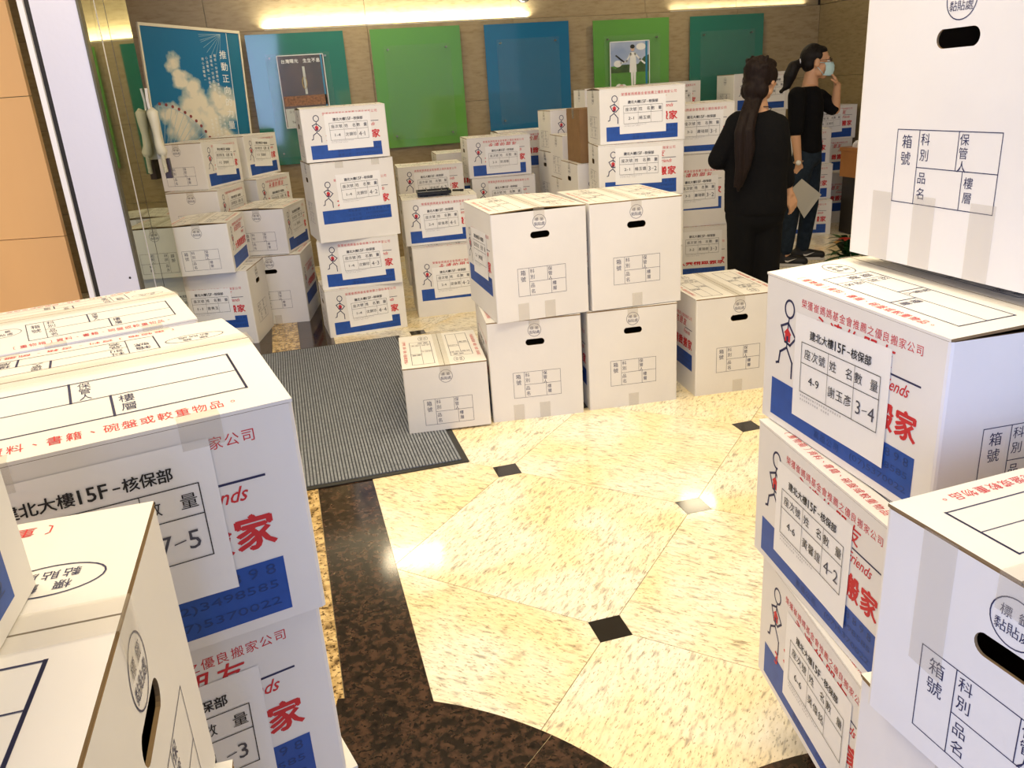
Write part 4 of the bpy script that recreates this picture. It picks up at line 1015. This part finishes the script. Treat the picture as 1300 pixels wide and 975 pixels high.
def shoe(parent, foot, d, swoosh=False, ln=.25, side=None):
    d = Vector(d).normalized(); R = frame_(d); b = Blob(); heel = Vector((foot.x, foot.y, 0))-d*.05
    b.limb([heel+Vector((0, 0, .045)), heel+d*.08+Vector((0, 0, .045)), heel+d*.19+Vector((0, 0, .035))], [.040, .042, .032]); b.limb([heel+d*.03+Vector((0, 0, .05)), heel+d*.035+Vector((0, 0, .10))], [.04, .04])
    o = b.finish('shoe', SHOE, parent, .006, 5)
    me = MB(); n = 24; top = []; 
    poly = []
    for k in range(n):
        a = 2*PI*k/n; r_ = .043 if math.cos(a) < 0 else .040
        p = heel+d*(.085+(.135*math.cos(a)))+R @ Vector((r_*math.sin(a), 0, 0)); poly.append((p.x, p.y))
    me.prism(poly, .0015, .022); m = me.mesh('sole', SOLE); m.transform(parent.matrix_basis.inverted()); link('sole', m, o)
    if swoosh:
        q = Print(); q.poly([(0, .012), (.006, .026), (.022, .028), (.085, -.004), (.024, .014), (.010, .014)], 0)
        s_ = R @ Vector((1, 0, 0)); c = heel+d*.055+s_*.0445+Vector((0, 0, .062))
        mm = place2d(q, 'side_mark', c, d, (0, 0, 1), s_, [SOLE]); mm.transform(parent.matrix_basis.inverted()); link('side_mark', mm, o)
shoe(w1, footL, f1); shoe(w1, footR, f1)
K_ = .92
hb = Blob(); Bh = lambda x, y, z, rx, ry, rz, r_=None: hb.ball(hc+RH @ Vector((x*K_, y*K_, z*K_)), rx*K_, ry*K_, rz*K_, 18, 12, T=RH)
Bh(0, -.028, .035, .089, .092, .096); Bh(0, .02, .078, .072, .062, .042); Bh(0, -.06, -.02, .078, .06, .07)
for k in (-1, 1): Bh(k*.072, .0, .02, .022, .045, .05); Bh(k*.05, -.06, -.06, .04, .04, .05)
Bh(0, -.09, .06, .05, .04, .05)
tie = at(954, 127, Y-.05)
pth = [tie, at(950, 145, Y-.10), at(946, 168, Y-.135), at(944, 190, Y-.14), at(941, 212, Y-.14), at(938, 236, Y-.13)]
hb.limb([hc+RH @ Vector((0, -.08, -.05)), tie], [.046, .032])
for dx, k in ((-.024, 1.0), (.0, 1.06), (.024, .97), (-.01, .9), (.014, 1.0)):
    q_ = [tie+(p-tie)*k+Vector((dx*(1+.4*math.sin(i*1.7+dx*90)), -.008*abs(dx)/.02, 0)) for i, p in enumerate(pth)]
    hb.limb(q_, [.024, .029, .028, .026, .021, .008])
rh = random.Random(3)
for k in range(26):
    a1, b1 = rh.uniform(-1.2, 1.2), rh.uniform(.2, 2.2)
    s0 = Vector((.083*math.sin(a1), -.03-.086*math.cos(a1)*math.sin(b1), .035+.09*math.cos(b1)))*K_
    hb.limb([hc+RH @ s0, hc+RH @ (s0*.55+Vector((0, -.055, -.02))*.6)+Vector((0, 0, -.02)), tie], [.011, .014, .010], 8)
hb.finish('hair', mat('dark_brown_hair', '180D0A', .65, spec=.2, bump=.6, bscale=90, stretch=(1, 1, .12)), w1, .006, 2)
q = MB(); pts = [nb+Vector((.066*math.cos(a), .055*math.sin(a), .012-.02*math.sin(a))) for a in [k*2*PI/24 for k in range(25)]]
q.tube(pts, .0025, 5); me = q.mesh('neck_cord', BLACK, True); me.transform(w1.matrix_basis.inverted()); link('neck_cord', me, w1)
# --- masked woman in profile
Y = 6.23; f2 = Vector((.97, -.12, 0)).normalized(); R2_ = frame_(f2)
w2 = empty('person', (at(1012, 300, Y).x, Y, 0), 0, 'woman in profile with face mask, black tee and jeans, one hand raised', 'person', GW)
fh = Vector((.96, -.26, -.06)).normalized(); RH = frame_(fh); hc = at(1037, 79, Y); S2_ = 1.0
nb = at(1030, 112, Y)
body = Blob(); P = head(body, hc, RH, S2_)
body.limb([P(0, -.03, -.09), nb, nb-Vector((0, 0, .05))], [.047, .05, .065])
T2 = [(118, 1027, .15, .085), (130, 1027, .165, .10), (145, 1026, .165, .105), (160, 1025, .155, .10), (175, 1025, .15, .10), (188, 1025, .16, .105)]
tor(body, [(ctr(y, x), rx*.82, ry*.85, .06) for y, x, rx, ry in T2+[(200, 1024, .155, .10)]], R2_)
hl, hr_ = at(1028, 203, Y+.08), at(1020, 203, Y-.07)
aF, aN = at(1019, 312, Y+.10), at(997, 316, Y-.08)
kF, kN = at(1028, 258, Y+.10), at(1005, 262, Y-.08)
gF, gN = Vector((aF.x, aF.y, .07)), Vector((aN.x, aN.y, .07))
body.limb([hl, kF, gF], [.075, .05, .034]); body.limb([hr_, kN, gN], [.075, .05, .034])
sN = at(1012, 122, Y-.13); eN = at(1010, 172, Y-.15); wN = at(1014, 210, Y-.14)
sF = at(1040, 124, Y+.10); eF = at(1060, 139, Y+.06); wF = at(1063, 108, Y-.01)
body.limb([sN, eN, wN], [.045, .036, .024]); body.limb([sF, eF, wF], [.045, .037, .025])
hand(body, wN, at(1018, 228, Y-.12)-wN, (.2, .9, -.2), .95, .55, -1)
hand(body, wF, at(1056, 92, Y-.02)-wF, (-.9, .1, 0), .9, .25, 1)
body.finish('body', SKIN, w2, .0055, 4)
put = face(P, RH, w2, S2_, mouth=False)
# mask
mb = MB(); vs = []; nx, nz = 10, 8
for j in range(nz+1):
    for i in range(nx+1):
        u, v = i/nx*2-1, j/nz*2-1
        x = .062*u; z = -.045+.048*v*(1-.12*u*u); y = .120-.066*u*u-.012*v*v+(.006 if abs(v) < .9 else 0)+.0018*math.sin(v*14)
        vs.append(P(x, y, z))
mb.add(vs, [(j*(nx+1)+i, j*(nx+1)+i+1, (j+1)*(nx+1)+i+1, (j+1)*(nx+1)+i) for j in range(nz) for i in range(nx)])
mk = put(mb, 'face_mask', MASK)
for s_ in (-1, 1):
    for z in (-.005, -.085):
        q = MB(); q.tube([P(s_*.062, .052, z), P(s_*.074, .02, z*.6), P(s_*.082, -.012, z*.25)], .0022, 5); put(q, 'ear_loop', MASK, mk)
# glasses
GM = mat('dark_glasses_frame', '3A2C25', .4); gl = None
for s_ in (-1, 1):
    q = MB(); q.tube([P(s_*.033+.024*math.cos(a), .100-.004*abs(math.cos(a)), .010+.017*math.sin(a)) for a in [k*2*PI/18 for k in range(19)]], .0016, 5)
    gl_ = put(q, 'lens_rim', GM)
    q = MB(); q.tube([P(s_*.057, .095, .014), P(s_*.075, .05, .016), P(s_*.084, -.005, .012)], .0018, 5); put(q, 'temple_arm', GM)
q = MB(); q.tube([P(-.010, .102, .014), P(.010, .102, .014)], .0016, 5); put(q, 'bridge', GM)
sh = Blob()
tor(sh, [(ctr(y, x), rx, ry, .055) for y, x, rx, ry in T2], R2_)
sh.limb([nb-Vector((0, 0, .065)), sN+Vector((.01, .03, 0))], [.06, .055]); sh.limb([nb-Vector((0, 0, .065)), sF], [.06, .058])
sh.limb([sN, sN.lerp(eN, .85)], [.066, .056]); sh.limb([sF, sF.lerp(eF, .85)], [.064, .055])
sh.finish('tee_shirt', KNIT, w2, .008, 8)
tr = Blob(); tor(tr, [(ctr(190, 1025), .135, .10, .05), (ctr(200, 1024), .14, .105, .08)], R2_)
tr.limb([hl, kF, aF], [.088, .066, .052]); tr.limb([hr_, kN, aN], [.088, .068, .055]); tr.finish('jeans', DENIM, w2, .008, 7)
shoe(w2, gF, (.95, -.3, 0), True); shoe(w2, gN, (.9, -.42, 0), True)
K_ = 1.0
hb = Blob(); Bh(0, -.036, .037, .080, .086, .092); Bh(0, .004, .078, .068, .060, .036); Bh(0, -.05, -.01, .074, .055, .06)
for k in (-1, 1): Bh(k*.068, -.006, .045, .018, .036, .034)
tie2 = hc+RH @ Vector((0, -.115, .0))
hb.limb([hc+RH @ Vector((0, -.08, .01)), tie2, tie2+Vector((-.045, 0, -.03)), tie2+Vector((-.07, 0, -.09)), tie2+Vector((-.085, 0, -.15)), tie2+Vector((-.095, 0, -.175))], [.045, .026, .044, .046, .030, .012])
for k in range(5): hb.ball(tie2+Vector((-.09-.008*k, .015*math.sin(k*2), -.135-.014*k)), .016, n=10, k=6)
hb.finish('hair', HAIR, w2, .006, 2)
q = MB(); q.tube([tie2+RH @ Vector((.026*math.cos(a), 0, .026*math.sin(a))) for a in [k*2*PI/16 for k in range(17)]], .007, 6); put(q, 'hair_tie', mat('pale_hair_tie', 'D8D6DC', .5))
# watch
dwr = (wN-eN).normalized(); c = eN.lerp(wN, .88); o1 = dwr.orthogonal().normalized(); o2 = dwr.cross(o1)
q = MB(); q.tube([c+(o1*math.cos(a)+o2*math.sin(a))*.031 for a in [k*2*PI/18 for k in range(19)]], .006, 6); put(q, 'watch_band', mat('pale_leather', 'A08468', .5))
cd = (EY-c); cd = (cd-dwr*cd.dot(dwr)).normalized(); q = MB(); q.tube([c+cd*.026, c+cd*.038], .018, 16); put(q, 'watch_face', mat('white_dial', 'E8E6DE', .3))
# sheet of paper in her hand
hp = at(1018, 224, Y-.13)
A = [at(1000, 233, Y-.20), at(1014, 226, Y-.14), at(1038, 248, Y-.08), at(1020, 280, Y-.14)]
A = [at(1002, 243, Y-.26), at(1018, 227, Y-.17), at(1043, 247, Y-.12), at(1021, 277, Y-.22)]
pc_ = sum(A, Vector())/4
q = MB(); n_ = (A[1]-A[0]).cross(A[3]-A[0]).normalized()*.0025
vs = [a-pc_ for a in A]+[a-pc_+n_ for a in A]
q.add(vs, [(3, 2, 1, 0), (4, 5, 6, 7), (0, 1, 5, 4), (1, 2, 6, 5), (2, 3, 7, 6), (3, 0, 4, 7)])
tag(q.build('paper_sheets', mat('grey_white_sheet', 'B9B6AC', .6), None, loc=pc_), 'folded white sheets held in the lowered hand of the masked woman', 'paper')

# ------------------------------------------------------------ turn the finished place so that its walls lie along the axes
RZ = Matrix.Rotation(-TH, 4, 'Z')
for o in list(SC.objects):
    if o.parent is None: o.matrix_basis = RZ @ o.matrix_basis
